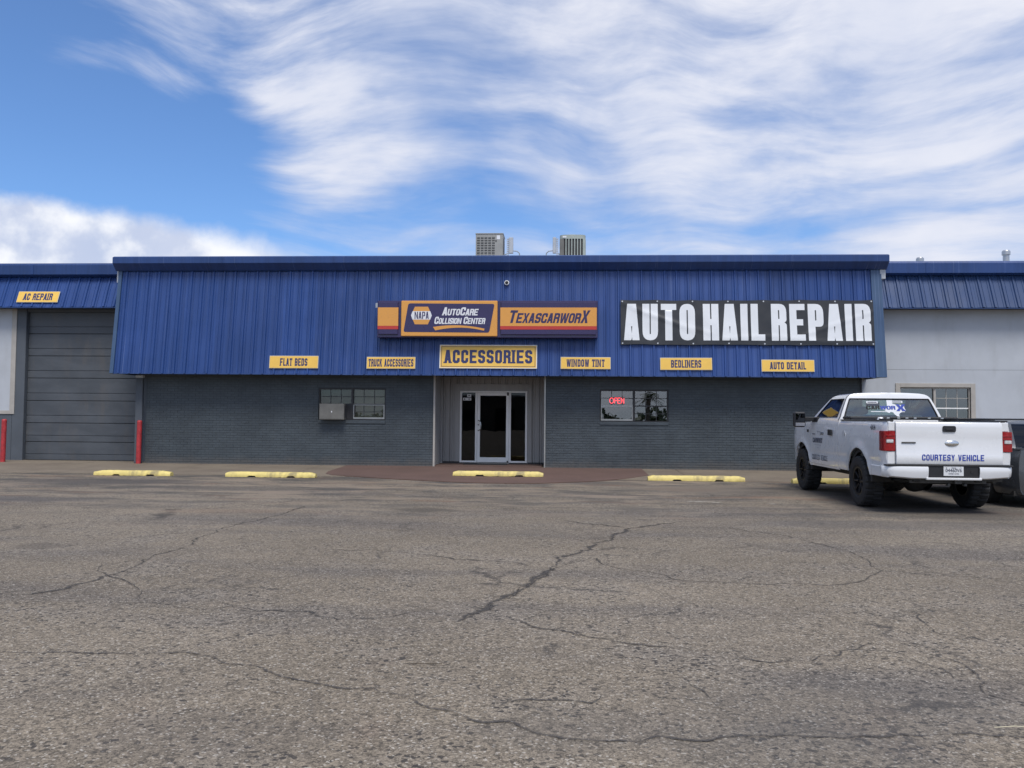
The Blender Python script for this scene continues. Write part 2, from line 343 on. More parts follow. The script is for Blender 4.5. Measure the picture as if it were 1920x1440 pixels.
# ------------------------------------------------------------------ lettering: own block alphabet
def rounded(pts, r, n):
    out = []; L = len(pts)
    for i, p in enumerate(pts):
        rr = p[2] if len(p) > 2 else 0
        if rr <= 0: out.append((p[0], p[1])); continue
        rr *= r
        a = Vector(pts[i - 1][:2]); b = Vector(p[:2]); c = Vector(pts[(i + 1) % L][:2])
        d1 = (a - b); d2 = (c - b); l = min(rr, d1.length * .5, d2.length * .5)
        s, e = b + d1.normalized() * l, b + d2.normalized() * l
        for k in range(n + 1):
            u = k / n; q = s * (1 - u) ** 2 + b * 2 * u * (1 - u) + e * u * u
            out.append((q.x, q.y))
    return out
def glyph(ch, w, t_, b, rr, n):
    """w,t_,b relative to cap height 1: glyph width, stem, bar. returns (width, [ [outer, hole..], ...])"""
    R1, R0 = 1.0, .45
    m = .5; dn = b + .13; up_ = 1 - dn
    P = None; holes = []
    if ch == 'A':
        a = t_ * 1.25; s = w / 2 - a / 2; y1, y2 = .20, .20 + b * 1.1; y3 = min(.84, (w / 2 - t_ - .012) / s)
        P = [(0, 0), (t_, 0), (t_ + s * y1, y1), (w - t_ - s * y1, y1), (w - t_, 0), (w, 0), (w / 2 + a / 2, 1), (w / 2 - a / 2, 1)]
        holes = [[(t_ + s * y2, y2), (w - t_ - s * y2, y2), (w / 2 + .01, y3), (w / 2 - .01, y3)]]
    elif ch == 'B':
        P = [(0, 0), (w, 0, R1), (w, m, R0), (w - .06, m + .03), (w, m + .06, R0), (w, 1, R1), (0, 1)]
        holes = [[(t_, b), (w - t_, b, R0), (w - t_, m - b / 2, R0), (t_, m - b / 2)], [(t_, m + b / 2), (w - t_, m + b / 2, R0), (w - t_, 1 - b, R0), (t_, 1 - b)]]
    elif ch == 'C':
        P = [(0, 0, R1), (w, 0, R1), (w, dn + .08), (w - t_, dn + .08), (w - t_, b, R0), (t_, b, R0), (t_, 1 - b, R0), (w - t_, 1 - b, R0), (w - t_, up_ - .08), (w, up_ - .08), (w, 1, R1), (0, 1, R1)]
    elif ch == 'D':
        P = [(0, 0), (w, 0, R1), (w, 1, R1), (0, 1)]; holes = [[(t_, b), (w - t_, b, R0), (w - t_, 1 - b, R0), (t_, 1 - b)]]
    elif ch == 'E':
        P = [(0, 0), (w, 0), (w, b), (t_, b), (t_, m - b / 2), (w * .88, m - b / 2), (w * .88, m + b / 2), (t_, m + b / 2), (t_, 1 - b), (w, 1 - b), (w, 1), (0, 1)]
    elif ch == 'F':
        P = [(0, 0), (t_, 0), (t_, m - b / 2), (w * .88, m - b / 2), (w * .88, m + b / 2), (t_, m + b / 2), (t_, 1 - b), (w, 1 - b), (w, 1), (0, 1)]
    elif ch == 'H':
        P = [(0, 0), (t_, 0), (t_, m - b / 2), (w - t_, m - b / 2), (w - t_, 0), (w, 0), (w, 1), (w - t_, 1), (w - t_, m + b / 2), (t_, m + b / 2), (t_, 1), (0, 1)]
    elif ch == 'I':
        w = t_; P = [(0, 0), (t_, 0), (t_, 1), (0, 1)]
    elif ch == 'K':
        P = [(0, 0), (t_, 0), (t_, .33), (t_ + (w - t_) * .2, .46), (w - t_ * 1.05, 0), (w, 0), (t_ + (w - t_) * .48, .60), (w, 1), (w - t_ * 1.1, 1), (t_, .55), (t_, 1), (0, 1)]
    elif ch == 'L':
        w *= .88; P = [(0, 0), (w, 0), (w, b), (t_, b), (t_, 1), (0, 1)]
    elif ch == 'N':
        w *= 1.14; P = [(0, 0), (t_, 0), (t_, .68), (w - t_, .02), (w - t_, 0), (w, 0), (w, 1), (w - t_, 1), (w - t_, .36), (t_, .98), (t_, 1), (0, 1)]
    elif ch == 'O':
        P = [(0, 0, R1), (w, 0, R1), (w, 1, R1), (0, 1, R1)]; holes = [[(t_, b, R0), (w - t_, b, R0), (w - t_, 1 - b, R0), (t_, 1 - b, R0)]]
    elif ch == 'P':
        P = [(0, 0), (t_, 0), (t_, .38), (w, .38, R1), (w, 1, R1), (0, 1)]; holes = [[(t_, .38 + b), (w - t_, .38 + b, R0), (w - t_, 1 - b, R0), (t_, 1 - b)]]
    elif ch == 'R':
        P = [(0, 0), (t_, 0), (t_, .42), (w - t_, .42, R0), (w - t_, 0), (w, 0), (w, .45, R0), (w - .07, .49), (w, .54, R0), (w, 1, R1), (0, 1)]
        holes = [[(t_, .42 + b), (w - t_, .42 + b, R0), (w - t_, 1 - b, R0), (t_, 1 - b)]]
    elif ch == 'S':
        P = [(0, 0, R1), (w, 0, R1), (w, m + b / 2, R1), (t_, m + b / 2, R0), (t_, 1 - b, R0), (w - t_, 1 - b, R0), (w - t_, up_), (w, up_), (w, 1, R1), (0, 1, R1), (0, m - b / 2, R1), (w - t_, m - b / 2, R0), (w - t_, b, R0), (t_, b, R0), (t_, dn), (0, dn)]
    elif ch == 'T':
        P = [(w / 2 - t_ / 2, 0), (w / 2 + t_ / 2, 0), (w / 2 + t_ / 2, 1 - b), (w, 1 - b), (w, 1), (0, 1), (0, 1 - b), (w / 2 - t_ / 2, 1 - b)]
    elif ch == 'U':
        P = [(0, 1), (0, 0, R1), (w, 0, R1), (w, 1), (w - t_, 1), (w - t_, b, R0), (t_, b, R0), (t_, 1)]
    elif ch == 'V':
        P = [(0, 1), (w / 2 - t_ * .6, 0), (w / 2 + t_ * .6, 0), (w, 1), (w - t_, 1), (w / 2, .28), (t_, 1)]
    elif ch == 'W':
        w *= 1.45
        P = [(0, 1), (.15 * w, 0), (.15 * w + t_ * 1.1, 0), (.5 * w, .52), (.85 * w - t_ * 1.1, 0), (.85 * w, 0), (w, 1), (w - t_, 1), (.85 * w - t_ * .6, .36), (.5 * w + t_ * .45, 1), (.5 * w - t_ * .45, 1), (.15 * w + t_ * .6, .36), (t_, 1)]
    elif ch == 'X':
        P = [(0, 0), (t_ * 1.05, 0), (w / 2, .34), (w - t_ * 1.05, 0), (w, 0), (w / 2 + .55 * t_, .5), (w, 1), (w - t_ * 1.05, 1), (w / 2, .66), (t_ * 1.05, 1), (0, 1), (w / 2 - .55 * t_, .5)]
    elif ch == 'Y':
        P = [(0, 1), (w / 2 - t_ / 2, .40), (w / 2 - t_ / 2, 0), (w / 2 + t_ / 2, 0), (w / 2 + t_ / 2, .40), (w, 1), (w - t_, 1), (w / 2, .60), (t_, 1)]
    else: return w * .55, []
    return w, [[rounded(P, rr, n)] + [rounded(h, rr, n) for h in holes]]
SERIF = {'A': (0, 'r'), 'I': 1, 'F': 1, 'T': 1, 'R': 1, 'K': 1, 'N': 1, 'P': 1, 'H': 1, 'E': 1, 'B': 1, 'L': 1, 'D': 1}
def text_mesh(mb, txt, x0, z0, width, height, style='block', y=0.0, th=.003, shear=0.0, caps=None, cut=None, warp=None, bold=None):
    """lay out txt so that it fills width x height, lying in the XZ plane, front at y-th"""
    st = {'block': (.50, .17, .16, .13, 1, .10), 'impact': (.50, .205, .15, .26, 5, .10), 'sans': (.62, .17, .145, .30, 5, .13), 'cond': (.46, .16, .14, .2, 4, .09), 'heavy': (.66, .225, .19, .3, 4, .05)}[style]
    W, T, Bb, RR, n, gap = st
    if bold: T *= bold; Bb *= bold
    polys = []; cx = 0
    for i, ch in enumerate(txt):
        k = caps[i] if caps else 1.0
        gw, ps = glyph(ch, W * (1.0 if True else 1), T, Bb, RR, n)
        for rings in ps:
            polys.append([[(cx + p[0] * k, p[1] * k) for p in r] for r in rings])
        if style == 'block' and ch in 'IFTRKNPHA':
            s = .055; h = Bb * .62
            def bx(a, b_, c_, d_): polys.append([[(cx + a, c_), (cx + b_, c_), (cx + b_, d_), (cx + a, d_)]])
            if ch in 'IFPRKNH': bx(-s, 0, 0, h); 
            if ch in 'IFP': bx(T, T + s, 0, h)
            if ch in 'IKNH': bx(-s, 0, 1 - h, 1)
            if ch == 'I': bx(T, T + s, 1 - h, 1)
            if ch == 'T': bx(W / 2 - T / 2 - s, W / 2 - T / 2, 0, h); bx(W / 2 + T / 2, W / 2 + T / 2 + s, 0, h); bx(0, .09, 1 - Bb - .10, 1 - Bb); bx(W - .09, W, 1 - Bb - .10, 1 - Bb)
            if ch in 'KNRH': bx(W, W + s, 0, h)
            if ch == 'A': bx(-s, 0, 0, h); bx(W, W + s, 0, h)
        cx += gw * k + gap * k
        if style == 'block' and ch in 'INKH': cx += .03
    cx -= gap
    sx = width / (cx + (shear if shear else 0))
    off = min(shear, 0)
    for rings in polys:
        rr = [[(x0 + (p[0] + (p[1] * shear) - off) * sx, z0 + p[1] * height) for p in r] for r in rings]
        flat = [p for r in rr for p in r]
        tris = tessellate_polygon([[Vector((p[0], p[1], 0)) for p in r] for r in rr])
        vf = [mb.b.verts.new((p[0], y - th, p[1])) for p in flat]
        vb = [mb.b.verts.new((p[0], y, p[1])) for p in flat]
        for a, b_, c_ in tris:
            try: mb.b.faces.new((vf[a], vf[b_], vf[c_]))
            except ValueError: pass
        i0 = 0
        for r in rr:
            L = len(r)
            for k in range(L):
                a, b_ = i0 + k, i0 + (k + 1) % L
                try: mb.b.faces.new((vf[a], vf[b_], vb[b_], vb[a]))
                except ValueError: pass
            i0 += L
    return mb
def lettering(parent, txt, x0, z0, w_, h_, m, style='block', y=0.0, name='lettering', **kw):
    mb = MB(); text_mesh(mb, txt, x0, z0, w_, h_, style, y, **kw)
    return mb.build(name, m, parent, recalc=True, clean=False)

# ================================================================== GROUND
def ground_material():
    m = bpy.data.materials.new('weathered_asphalt'); m.use_nodes = True
    q = NT(m.node_tree); p = q.n['Principled BSDF']
    g = q.N('ShaderNodeNewGeometry').outputs['Position']
    big = q.noise(g, .22, 5, .55); mid = q.noise(g, 1.1, 5, .6); lo = q.noise(q.vmath('MULTIPLY', g, (.28, 1.1, 1)), .55, 4, .6)
    c = q.mix(q.ramp(big, .35, .65), (.188, .155, .114), (.238, .198, .148))
    c = q.mix(q.ramp(lo, .46, .66, 0, .75), c, (.122, .106, .092))
    c = q.mix(q.ramp(mid, .48, .70, 0, .50), c, (.225, .195, .160))
    c = q.mix(q.ramp(q.noise(g, .8, 4, .6, .8), .60, .75, 0, .30), c, (.195, .145, .108))
    # aggregate: light stones and dark pits, three sizes
    def vor(scale, out='Color', feat='F1', rnd=1.0):
        v = q.N('ShaderNodeTexVoronoi', feature=feat); q.set(v.inputs['Vector'], q.vmath('MULTIPLY', g, (1, 1, 0))); v.inputs['Scale'].default_value = scale
        v.inputs['Randomness'].default_value = rnd
        return v.outputs[out]
    def chan(c_): 
        s = q.N('ShaderNodeSeparateColor'); q.set(s.inputs[0], c_); return s.outputs[0]
    s1 = chan(vor(95)); s2 = chan(vor(42)); s3 = chan(vor(190))
    k = q.math('ADD', q.math('MULTIPLY', q.math('SUBTRACT', s1, .5), .85), q.math('MULTIPLY', q.math('SUBTRACT', s2, .5), .45))
    k = q.math('ADD', k, q.math('MULTIPLY', q.math('SUBTRACT', s3, .5), .6))
    k = q.math('ADD', k, 1.0)
    c = q.vmath('SCALE', c, scale=q.math('MAXIMUM', k, .15))
    stones = q.ramp(s1, .93, .96)
    c = q.mix(q.math('MULTIPLY', stones, .75), c, (.46, .42, .36))
    pits = q.math('MULTIPLY', q.ramp(s2, .04, .16, 1, 0), q.ramp(mid, .38, .58))
    c = q.mix(q.math('MULTIPLY', pits, .85), c, (.045, .040, .036))
    # fine alligator cracking in patches
    wv = q.vmath('ADD', g, q.vmath('SCALE', q.vmath('SUBTRACT', q.noise(g, 2.2, 6, .7, color=True), (.5, .5, .5)), scale=.9))
    ve = q.N('ShaderNodeTexVoronoi', feature='DISTANCE_TO_EDGE'); q.set(ve.inputs['Vector'], q.vmath('MULTIPLY', wv, (1, 1, 0))); ve.inputs['Scale'].default_value = .55
    ck = q.math('MULTIPLY', q.ramp(ve.outputs[0], .002, .016, 1, 0), q.ramp(q.noise(g, .9, 3), .46, .62))
    c = q.mix(q.math('MULTIPLY', ck, .80), c, (.055, .048, .042))
    ve2 = q.N('ShaderNodeTexVoronoi', feature='DISTANCE_TO_EDGE'); q.set(ve2.inputs['Vector'], q.vmath('MULTIPLY', wv, (1, 1, 0))); ve2.inputs['Scale'].default_value = 1.7
    ck2 = q.math('MULTIPLY', q.ramp(ve2.outputs[0], .004, .03, 1, 0), q.ramp(q.noise(g, .5, 3), .56, .68))
    c = q.mix(q.math('MULTIPLY', ck2, .55), c, (.07, .06, .052))
    far_ = q.N('ShaderNodeSeparateXYZ'); q.set(far_.inputs[0], g)
    fy = q.ramp(far_.outputs[1], 9.5, 16.5)
    an = q.vmath('MULTIPLY', g, (.35, 1.0, 1))
    c = q.mix(q.math('MULTIPLY', q.math('MULTIPLY', q.ramp(q.noise(an, 1.5, 7, .68), 0.48, .60), fy), .85), c, (.080, .076, .070))
    c = q.mix(q.math('MULTIPLY', q.math('MULTIPLY', q.ramp(q.noise(q.vmath('ADD', an, (7, 3, 1)), 1.7, 7, .66), .50, .62), fy), .85), c, (.30, .24, .18))
    c = q.mix(q.math('MULTIPLY', q.math('MULTIPLY', q.ramp(q.noise(q.vmath('ADD', an, (2, 9, 4)), 1.2, 6, .66), .56, .66), fy), .65), c, (.21, .125, .080))
    gw = q.vmath('ADD', g, q.vmath('SCALE', q.vmath('SUBTRACT', q.noise(g, 1.6, 6, .65, color=True), (.5, .5, .5)), scale=.55))
    for (cx, cy, rx, ry, amt, tint) in [(-2.07, 12.9, .55, .30, .42, (.075, .066, .055)), (1.5, 4.35, 1.0, .55, .17, (.085, .082, .082)), (1.1, 3.7, .7, .5, .2, (.08, .078, .078)), (.1, 3.9, .5, .3, .12, (.08, .078, .078)), (-1.6, 3.7, .6, .3, .12, (.09, .08, .075)),
                                  (-5.65, 8.8, .28, .22, .3, (.085, .07, .055)), (-9.8, 17.4, 2.2, .8, .45, (.09, .082, .078)), (3.7, 17.2, 1.9, 1.2, .32, (.10, .09, .082)),
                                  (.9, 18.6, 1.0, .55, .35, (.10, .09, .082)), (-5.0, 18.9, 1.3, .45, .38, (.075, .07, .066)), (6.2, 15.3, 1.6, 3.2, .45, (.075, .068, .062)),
                                  (-11, 13.6, 3.4, .55, .33, (.10, .092, .088)), (-6.2, 16.2, 2.4, .5, .25, (.10, .09, .08)), (4.6, 11.9, 2.2, .5, .25, (.10, .092, .09)), (2.45, 14.75, .22, .035, .5, (.55, .53, .48)), (2.75, 14.72, .10, .03, .5, (.55, .53, .48)), (3.62, 14.6, .08, .03, .5, (.55, .53, .48)), (-4.2, 17.9, 1.4, .5, .35, (.25, .20, .15)), (2.6, 17.3, 1.6, .9, .3, (.24, .2, .155))]:
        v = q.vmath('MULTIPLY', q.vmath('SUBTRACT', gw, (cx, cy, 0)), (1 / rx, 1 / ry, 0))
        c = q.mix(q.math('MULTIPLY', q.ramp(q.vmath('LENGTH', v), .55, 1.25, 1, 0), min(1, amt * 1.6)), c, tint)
    q.set(p.inputs['Base Color'], c)
    p.inputs['Roughness'].default_value = .82; p.inputs['Specular IOR Level'].default_value = .35
    bn = q.N('ShaderNodeBump'); bn.inputs['Strength'].default_value = .75; bn.inputs['Distance'].default_value = .012
    hh = q.math('ADD', s1, q.math('MULTIPLY', s2, 1.0)); q.set(bn.inputs['Height'], hh); q.l.new(bn.outputs[0], p.inputs['Normal'])
    return m
M['asphalt'] = ground_material()
# ground sheet: fine near the camera so the lot is gently uneven, coarse far off
def gh(x, y):
    return (mn.noise(Vector((x * .35, y * .35, 0))) * .012 + mn.noise(Vector((x * 1.3, y * 1.3, 5))) * .004) * max(0, min(1, (17.5 - y) / 3)) * max(0, min(1, (y + 4) / 3)) - .004
mb = MB()
xs = [-600, -120, -40, -22] + [-20 + .4 * i for i in range(101)] + [22, 40, 120, 600]
ys = [-600, -120, -40, -12, -6] + [-4 + .4 * i for i in range(62)] + [22, 26, 40, 120, 600]
mb.grid([[(x, y, gh(x, y)) for x in xs] for y in ys])
gnd = mb.build('parking_lot', 'asphalt', smooth=60); tag(gnd, kind='structure')

# cracks traced across the lot: thin ragged seams lying in the surface
def crack_material():
    m = bpy.data.materials.new('crack_in_asphalt'); m.use_nodes = True
    q = NT(m.node_tree); p = q.n['Principled BSDF']
    g = q.N('ShaderNodeNewGeometry').outputs['Position']
    uv = q.N('ShaderNodeTexCoord').outputs['UV']; s = q.N('ShaderNodeSeparateXYZ'); q.set(s.inputs[0], uv)
    e = q.math('SUBTRACT', 1.0, q.math('ABSOLUTE', q.math('SUBTRACT', q.math('MULTIPLY', s.outputs[1], 2.0), 1.0)))
    n = q.noise(g, 28, 5, .7); n2 = q.noise(g, 5, 4, .6)
    a = q.math('ADD', e, q.math('MULTIPLY', q.math('SUBTRACT', n, .5), 1.5)); a = q.math('ADD', a, q.math('MULTIPLY', q.math('SUBTRACT', n2, .5), .9))
    a = q.math('SUBTRACT', a, q.ramp(q.noise(g, 1.3, 4, .6), .42, .62, 0, .20))
    al = q.ramp(a, .38, 1.05, 0, .85)
    q.set(p.inputs['Alpha'], al)
    q.set(p.inputs['Base Color'], q.mix(q.noise(g, 60, 3), (.045, .040, .036), (.085, .076, .068)))
    p.inputs['Roughness'].default_value = .9
    return m
M['crack'] = crack_material()
CRACKS = [
    ([(-3.9, 4.92), (-3.39, 4.9), (-3.2, 4.92), (-2.96, 4.92), (-2.56, 4.91), (-2.25, 4.96), (-2.06, 4.91), (-1.89, 4.8), (-1.74, 4.74), (-1.58, 4.64), (-1.41, 4.5), (-1.24, 4.39), (-1.09, 4.38), (-0.98, 4.42), (-0.85, 4.35), (-0.73, 4.28), (-0.6, 4.15), (-0.45, 4.0), (-0.32, 3.96), (-0.22, 3.91), (-0.09, 3.81), (0.13, 3.8), (0.37, 3.83), (0.61, 3.84), (0.86, 3.91), (1.1, 3.91), (1.46, 3.91), (1.84, 3.98), (2.13, 3.98), (2.7, 4.1)], 0.040),
    ([(-4.37, 6.43), (-4.08, 6.67), (-4.02, 7.12), (-4.05, 7.64), (-4.12, 8.39), (-4.06, 8.74), (-4.22, 9.51), (-4.31, 10.33), (-4.19, 11.28), (-4.07, 12.27), (-4.02, 13.18)], 0.055),
    ([(-0.7, 5.83), (-0.59, 6.24), (-0.46, 6.62), (-0.27, 7.2), (-0.19, 7.64), (-0.05, 8.35), (0.06, 8.78), (0.3, 9.23), (0.58, 10.07), (0.91, 10.97), (1.23, 11.38), (1.72, 11.79), (1.96, 11.88)], 0.085),
    ([(-0.07, 11.8), (0.37, 11.5), (0.91, 11.02)], 0.08),
    ([(-0.38, 6.76), (-0.27, 7.2), (0.01, 8.21), (0.34, 8.71), (0.45, 8.25), (0.57, 8.04), (0.81, 7.95), (1.02, 7.64), (1.23, 7.49), (1.64, 7.44), (2.01, 7.45), (2.39, 7.49), (2.77, 7.79), (3.12, 8.19), (3.46, 8.07), (4.17, 7.93)], 0.033),
    ([(-0.34, 6.02), (-0.24, 5.95), (-0.07, 5.77), (0.11, 5.64), (0.28, 5.43), (0.45, 5.37), (0.68, 5.33), (0.84, 5.28)], 0.04),
    ([(-3.36, 6.19), (-3.03, 6.2), (-2.72, 6.16), (-2.57, 6.09), (-2.49, 6.2), (-2.23, 6.05), (-1.77, 5.98), (-1.56, 5.93), (-1.26, 5.96), (-1.13, 6.1), (-0.99, 6.2)], 0.035),
    ([(-2.59, 8.91), (-2.0, 8.9), (-1.4, 8.76), (-1.03, 8.47), (-0.47, 8.37), (-0.25, 8.12)], 0.05),
    ([(2.11, 11.49), (2.43, 10.99), (2.79, 10.55), (3.05, 9.93), (3.22, 9.37), (3.24, 8.8), (3.14, 8.39)], 0.035),
    ([(1.08, 5.2), (1.32, 5.11), (1.56, 5.19), (1.77, 5.36), (2.01, 5.65)], 0.035),
    ([(2.56, 6.54), (2.65, 6.38), (2.6, 5.98), (2.79, 5.79), (2.94, 5.48)], 0.035),
    ([(2.09, 5.41), (2.16, 5.19), (2.24, 5.04), (2.21, 4.84)], 0.03),
    ([(0.54, 4.69), (0.7, 4.62), (0.8, 4.37), (0.87, 4.18)], 0.025),
    ([(2.37, 5.32), (2.41, 5.12), (2.28, 4.62), (2.41, 4.5)], 0.025),
    ([(-4.47, 7.73), (-3.57, 6.82), (-3.32, 6.43), (-3.33, 6.28)], 0.03),
    ([(-1.69, 4.31), (-1.6, 4.28), (-1.33, 4.25)], 0.02),
    ([(-0.39, 4.15), (-0.13, 4.24), (0.14, 4.29), (0.23, 4.4)], 0.02),
]
for ci, (pts, wd) in enumerate(CRACKS):
    fine_pts = []
    for (a, b) in zip(pts[:-1], pts[1:]):
        L = math.dist(a, b); n = max(2, int(L / .035))
        for k in range(n):
            u = k / n; fine_pts.append((a[0] + (b[0] - a[0]) * u, a[1] + (b[1] - a[1]) * u))
    fine_pts.append(pts[-1])
    jag = []
    for i, (x, y) in enumerate(fine_pts):
        v = Vector((x * 7, y * 7, ci * 3.1)); a = wd * .55
        v2 = Vector((x * 2.1, y * 2.1, ci * 5.3)); g_ = min(.08, .014 * y)
        jag.append((x + mn.noise(v) * (a + .025) + mn.noise(v2) * g_ + mn.noise(v * 4) * a * .5, y + mn.noise(v + Vector((9, 2, 0))) * (a + .035) + mn.noise(v2 + Vector((4, 4, 4))) * g_ * 1.6 + mn.noise(v * 4 + Vector((1, 5, 0))) * a * .5))
    bm = bmesh.new(); uvl = bm.loops.layers.uv.new(); prev = None
    for i, (x, y) in enumerate(jag):
        a = jag[max(i - 1, 0)]; b = jag[min(i + 1, len(jag) - 1)]
        tx, ty = b[0] - a[0], b[1] - a[1]; L = math.hypot(tx, ty) or 1; nx, ny = -ty / L, tx / L
        wl = wd * (.75 + .6 * mn.noise(Vector((x * 3, y * 3, 7.7)))) * min(1, (i + 1) / 6, (len(jag) - i) / 6)
        z = gh(x, y) + .0045
        p = [bm.verts.new((x + nx * wl * s, y + ny * wl * s, max(gh(x + nx * wl * s, y + ny * wl * s), z - .0045) + .0045)) for s in (-1, 1)]
        if prev:
            f = bm.faces.new((prev[0], p[0], p[1], prev[1]))
            for lp, (u, v) in zip(f.loops, ((i - 1, 0), (i, 0), (i, 1), (i - 1, 1))): lp[uvl].uv = (u * .1, v)
        prev = p
    me = bpy.data.meshes.new('crack'); bm.to_mesh(me); bm.free(); me.materials.append(M['crack'])
    put(bpy.data.objects.new('crack', me), gnd)

# walk in front of the shop: tan concrete, gently ramped up to the wall
def concrete(name, c, stain, agg=.25):
    m = bpy.data.materials.new(name); m.use_nodes = True
    q = NT(m.node_tree); p = q.n['Principled BSDF']
    g = q.N('ShaderNodeNewGeometry').outputs['Position']
    a = q.mix(q.ramp(q.noise(g, .9, 6, .6), .35, .7), c, stain)
    a = q.mix(q.ramp(q.noise(q.vmath('MULTIPLY', g, (.6, 2, 1)), 2.4, 6, .7), .56, .70, 0, .5), a, tuple(x * 1.55 for x in c))
    a = q.vmath('SCALE', a, scale=q.ramp(q.noise(g, 45, 4, .7), .2, .8, 1 - agg, 1 + agg))
    q.set(p.inputs['Base Color'], a); p.inputs['Roughness'].default_value = .8
    bn = q.N('ShaderNodeBump'); bn.inputs['Strength'].default_value = .3; bn.inputs['Distance'].default_value = .005
    q.set(bn.inputs['Height'], q.noise(g, 60, 4)); q.l.new(bn.outputs[0], p.inputs['Normal'])
    return m
M['walk'] = concrete('tan_concrete', (.20, .165, .122), (.155, .125, .094))
M['apron'] = concrete('brown_painted_concrete', (.125, .077, .062), (.105, .065, .052), .15)
M['stop'] = mat('yellow_wheel_stop_paint', (.74, .60, .20), .6, var=.12, vscale=5, bump=.5, bscale=40, dirt=.75)
def wz(y): return .004 + max(0, min(1, (y - 19.6) / 3.0)) * .075
SLABS = [-24, -19.5, -16.4, -13.2, -9.9, -6.55, -3.3, -.1, 3.1, 6.3, 9.6, 13, 17, 22]
walk = empty('sidewalk'); tag(walk, kind='structure')
for a, b in zip(SLABS[:-1], SLABS[1:]):
    mb = MB(); e0 = 19.62 + random.uniform(-.03, .03)
    n = 14; row = []
    for i in range(n + 1):
        x = a + .006 + (b - a - .012) * i / n
        ye = 19.62 + mn.noise(Vector((x * 2.2, 0, 0))) * .07 + mn.noise(Vector((x * 9, 3, 0))) * .025
        row.append([(x, ye, -.05), (x, ye, .004), (x, 21.1, wz(21.1)), (x, 22.6, wz(22.6)), (x, 24.3, .085)])
    mb.grid(row); o = mb.build('slab', 'walk', walk, smooth=30)
AP = [(2.22, 22.58), (2.22, 20.8), (1.68, 20.0), (.86, 19.05), (-.11, 18.37), (-.6, 18.16), (-1.04, 18.07), (-1.97, 18.12), (-2.98, 18.5), (-3.78, 18.88), (-4.64, 19.37), (-5.5, 19.85), (-5.78, 20.2), (-5.81, 21.03), (-5.88, 22.58)]
# smooth the kerbless front line, then drape on the ramp (1 cm above the concrete)
mb = MB(); top = []
def ap_front(x):
    ps = sorted(AP, key=lambda p: p[0]); 
    fr = [p for p in ps if p[1] < 22.5]
    for p, q_ in zip(fr[:-1], fr[1:]):
        if p[0] <= x <= q_[0]:
            u = (x - p[0]) / max(q_[0] - p[0], 1e-6); return p[1] + (q_[1] - p[1]) * u
    return 20.9
rows = []
N = 90
for i in range(N + 1):
    x = -5.86 + (2.2 + 5.86) * i / N
    yf = ap_front(max(-5.8, min(2.2, x))) + mn.noise(Vector((x * 3, 1, 0))) * .05 + mn.noise(Vector((x * 11, 1, 0))) * .02
    ysn = [yf + (22.6 - yf) * k / 8 for k in range(9)]
    rows.append([(x, yf, -.03)] + [(x, y, max(wz(y), .006) + .008) for y in ysn] + [(x, 22.6, -.03)])
mb.grid(rows); mb.build('entrance_apron', 'apron', smooth=30)
tag(bpy.data.objects['entrance_apron'], kind='structure')
B('entrance_floor', 'apron', None, (-3.44, -.50, 22.605, 23.95, -.05, .105)); tag(bpy.data.objects['entrance_floor'], kind='structure')

# ================================================================== MAIN SHOP BUILDING
shop = empty('shop_building', (-1.8, 22.6, 0), 'low dark grey brick shop with a tall blue ribbed metal mansard and central glass entrance', 'building')
OX, OY = -1.8, 22.6
def ch(name, m, *boxes, parent=None, bev=0.0, kind=None):
    """child of the shop given in world coordinates"""
    p = parent or shop
    o = B(name, m, None, *boxes, bev=bev, kind=kind); o.parent = p
    off = Vector((0, 0, 0)); q = p
    while q is not None: off += Vector(q.location); q = q.parent
    o.location = -off
    return o
def wparent(o, p):
    o.parent = p; off = Vector((0, 0, 0)); q = p
    while q is not None: off += Vector(q.location); q = q.parent
    o.location = Vector(o.location) - off; return o

WALLX = [(-11.60, -3.46), (-.41, 7.99)]
OPEN = [(-6.69, -4.81, 1.33, 2.21), (1.07, 2.92, 1.34, 2.215)]
Y0, ZB, ZT = 22.6, .07, 2.60
# backing (mortar) with openings, 8 mm behind the brick faces
back = MB()
for (a, b), (o0, o1, z0, z1) in zip(WALLX, OPEN):
    for bx in ((a, o0, ZB - .05, ZT), (o1, b, ZB - .05, ZT), (o0, o1, ZB - .05, z0), (o0, o1, z1, ZT)):
        back.box(bx[0], bx[1], Y0 + .0065, Y0 + .20, bx[2], bx[3])
bw = back.build('brick_wall', 'mortar'); wparent(bw, shop)
CH, BL, MO, HJ = .0677, .2032, .0095, .0045
full, odd = [], []
nc = int((ZT - ZB) / CH) + 1
for (a, b), (o0, o1, z0, z1) in zip(WALLX, OPEN):
    for r_ in range(nc):
        zc = ZB + r_ * CH
        spans = [(a, b)]
        if zc + CH > z0 + .02 and zc < z1 - .02: spans = [(a, o0), (o1, b)]
        for (s0, s1) in spans:
            x = a - (BL / 2 if r_ % 2 else 0)
            while x < s1:
                l, rr = max(x, s0), min(x + BL - HJ, s1)
                if rr - l > .03:
                    (full if (rr - l) > BL - HJ - .002 else odd).append((l, rr, zc, min(zc + CH - MO, ZT)))
                x += BL
full.sort(key=lambda q_: ((q_[0] + q_[1]) / 2) ** 2 + (q_[2] - H) ** 2)
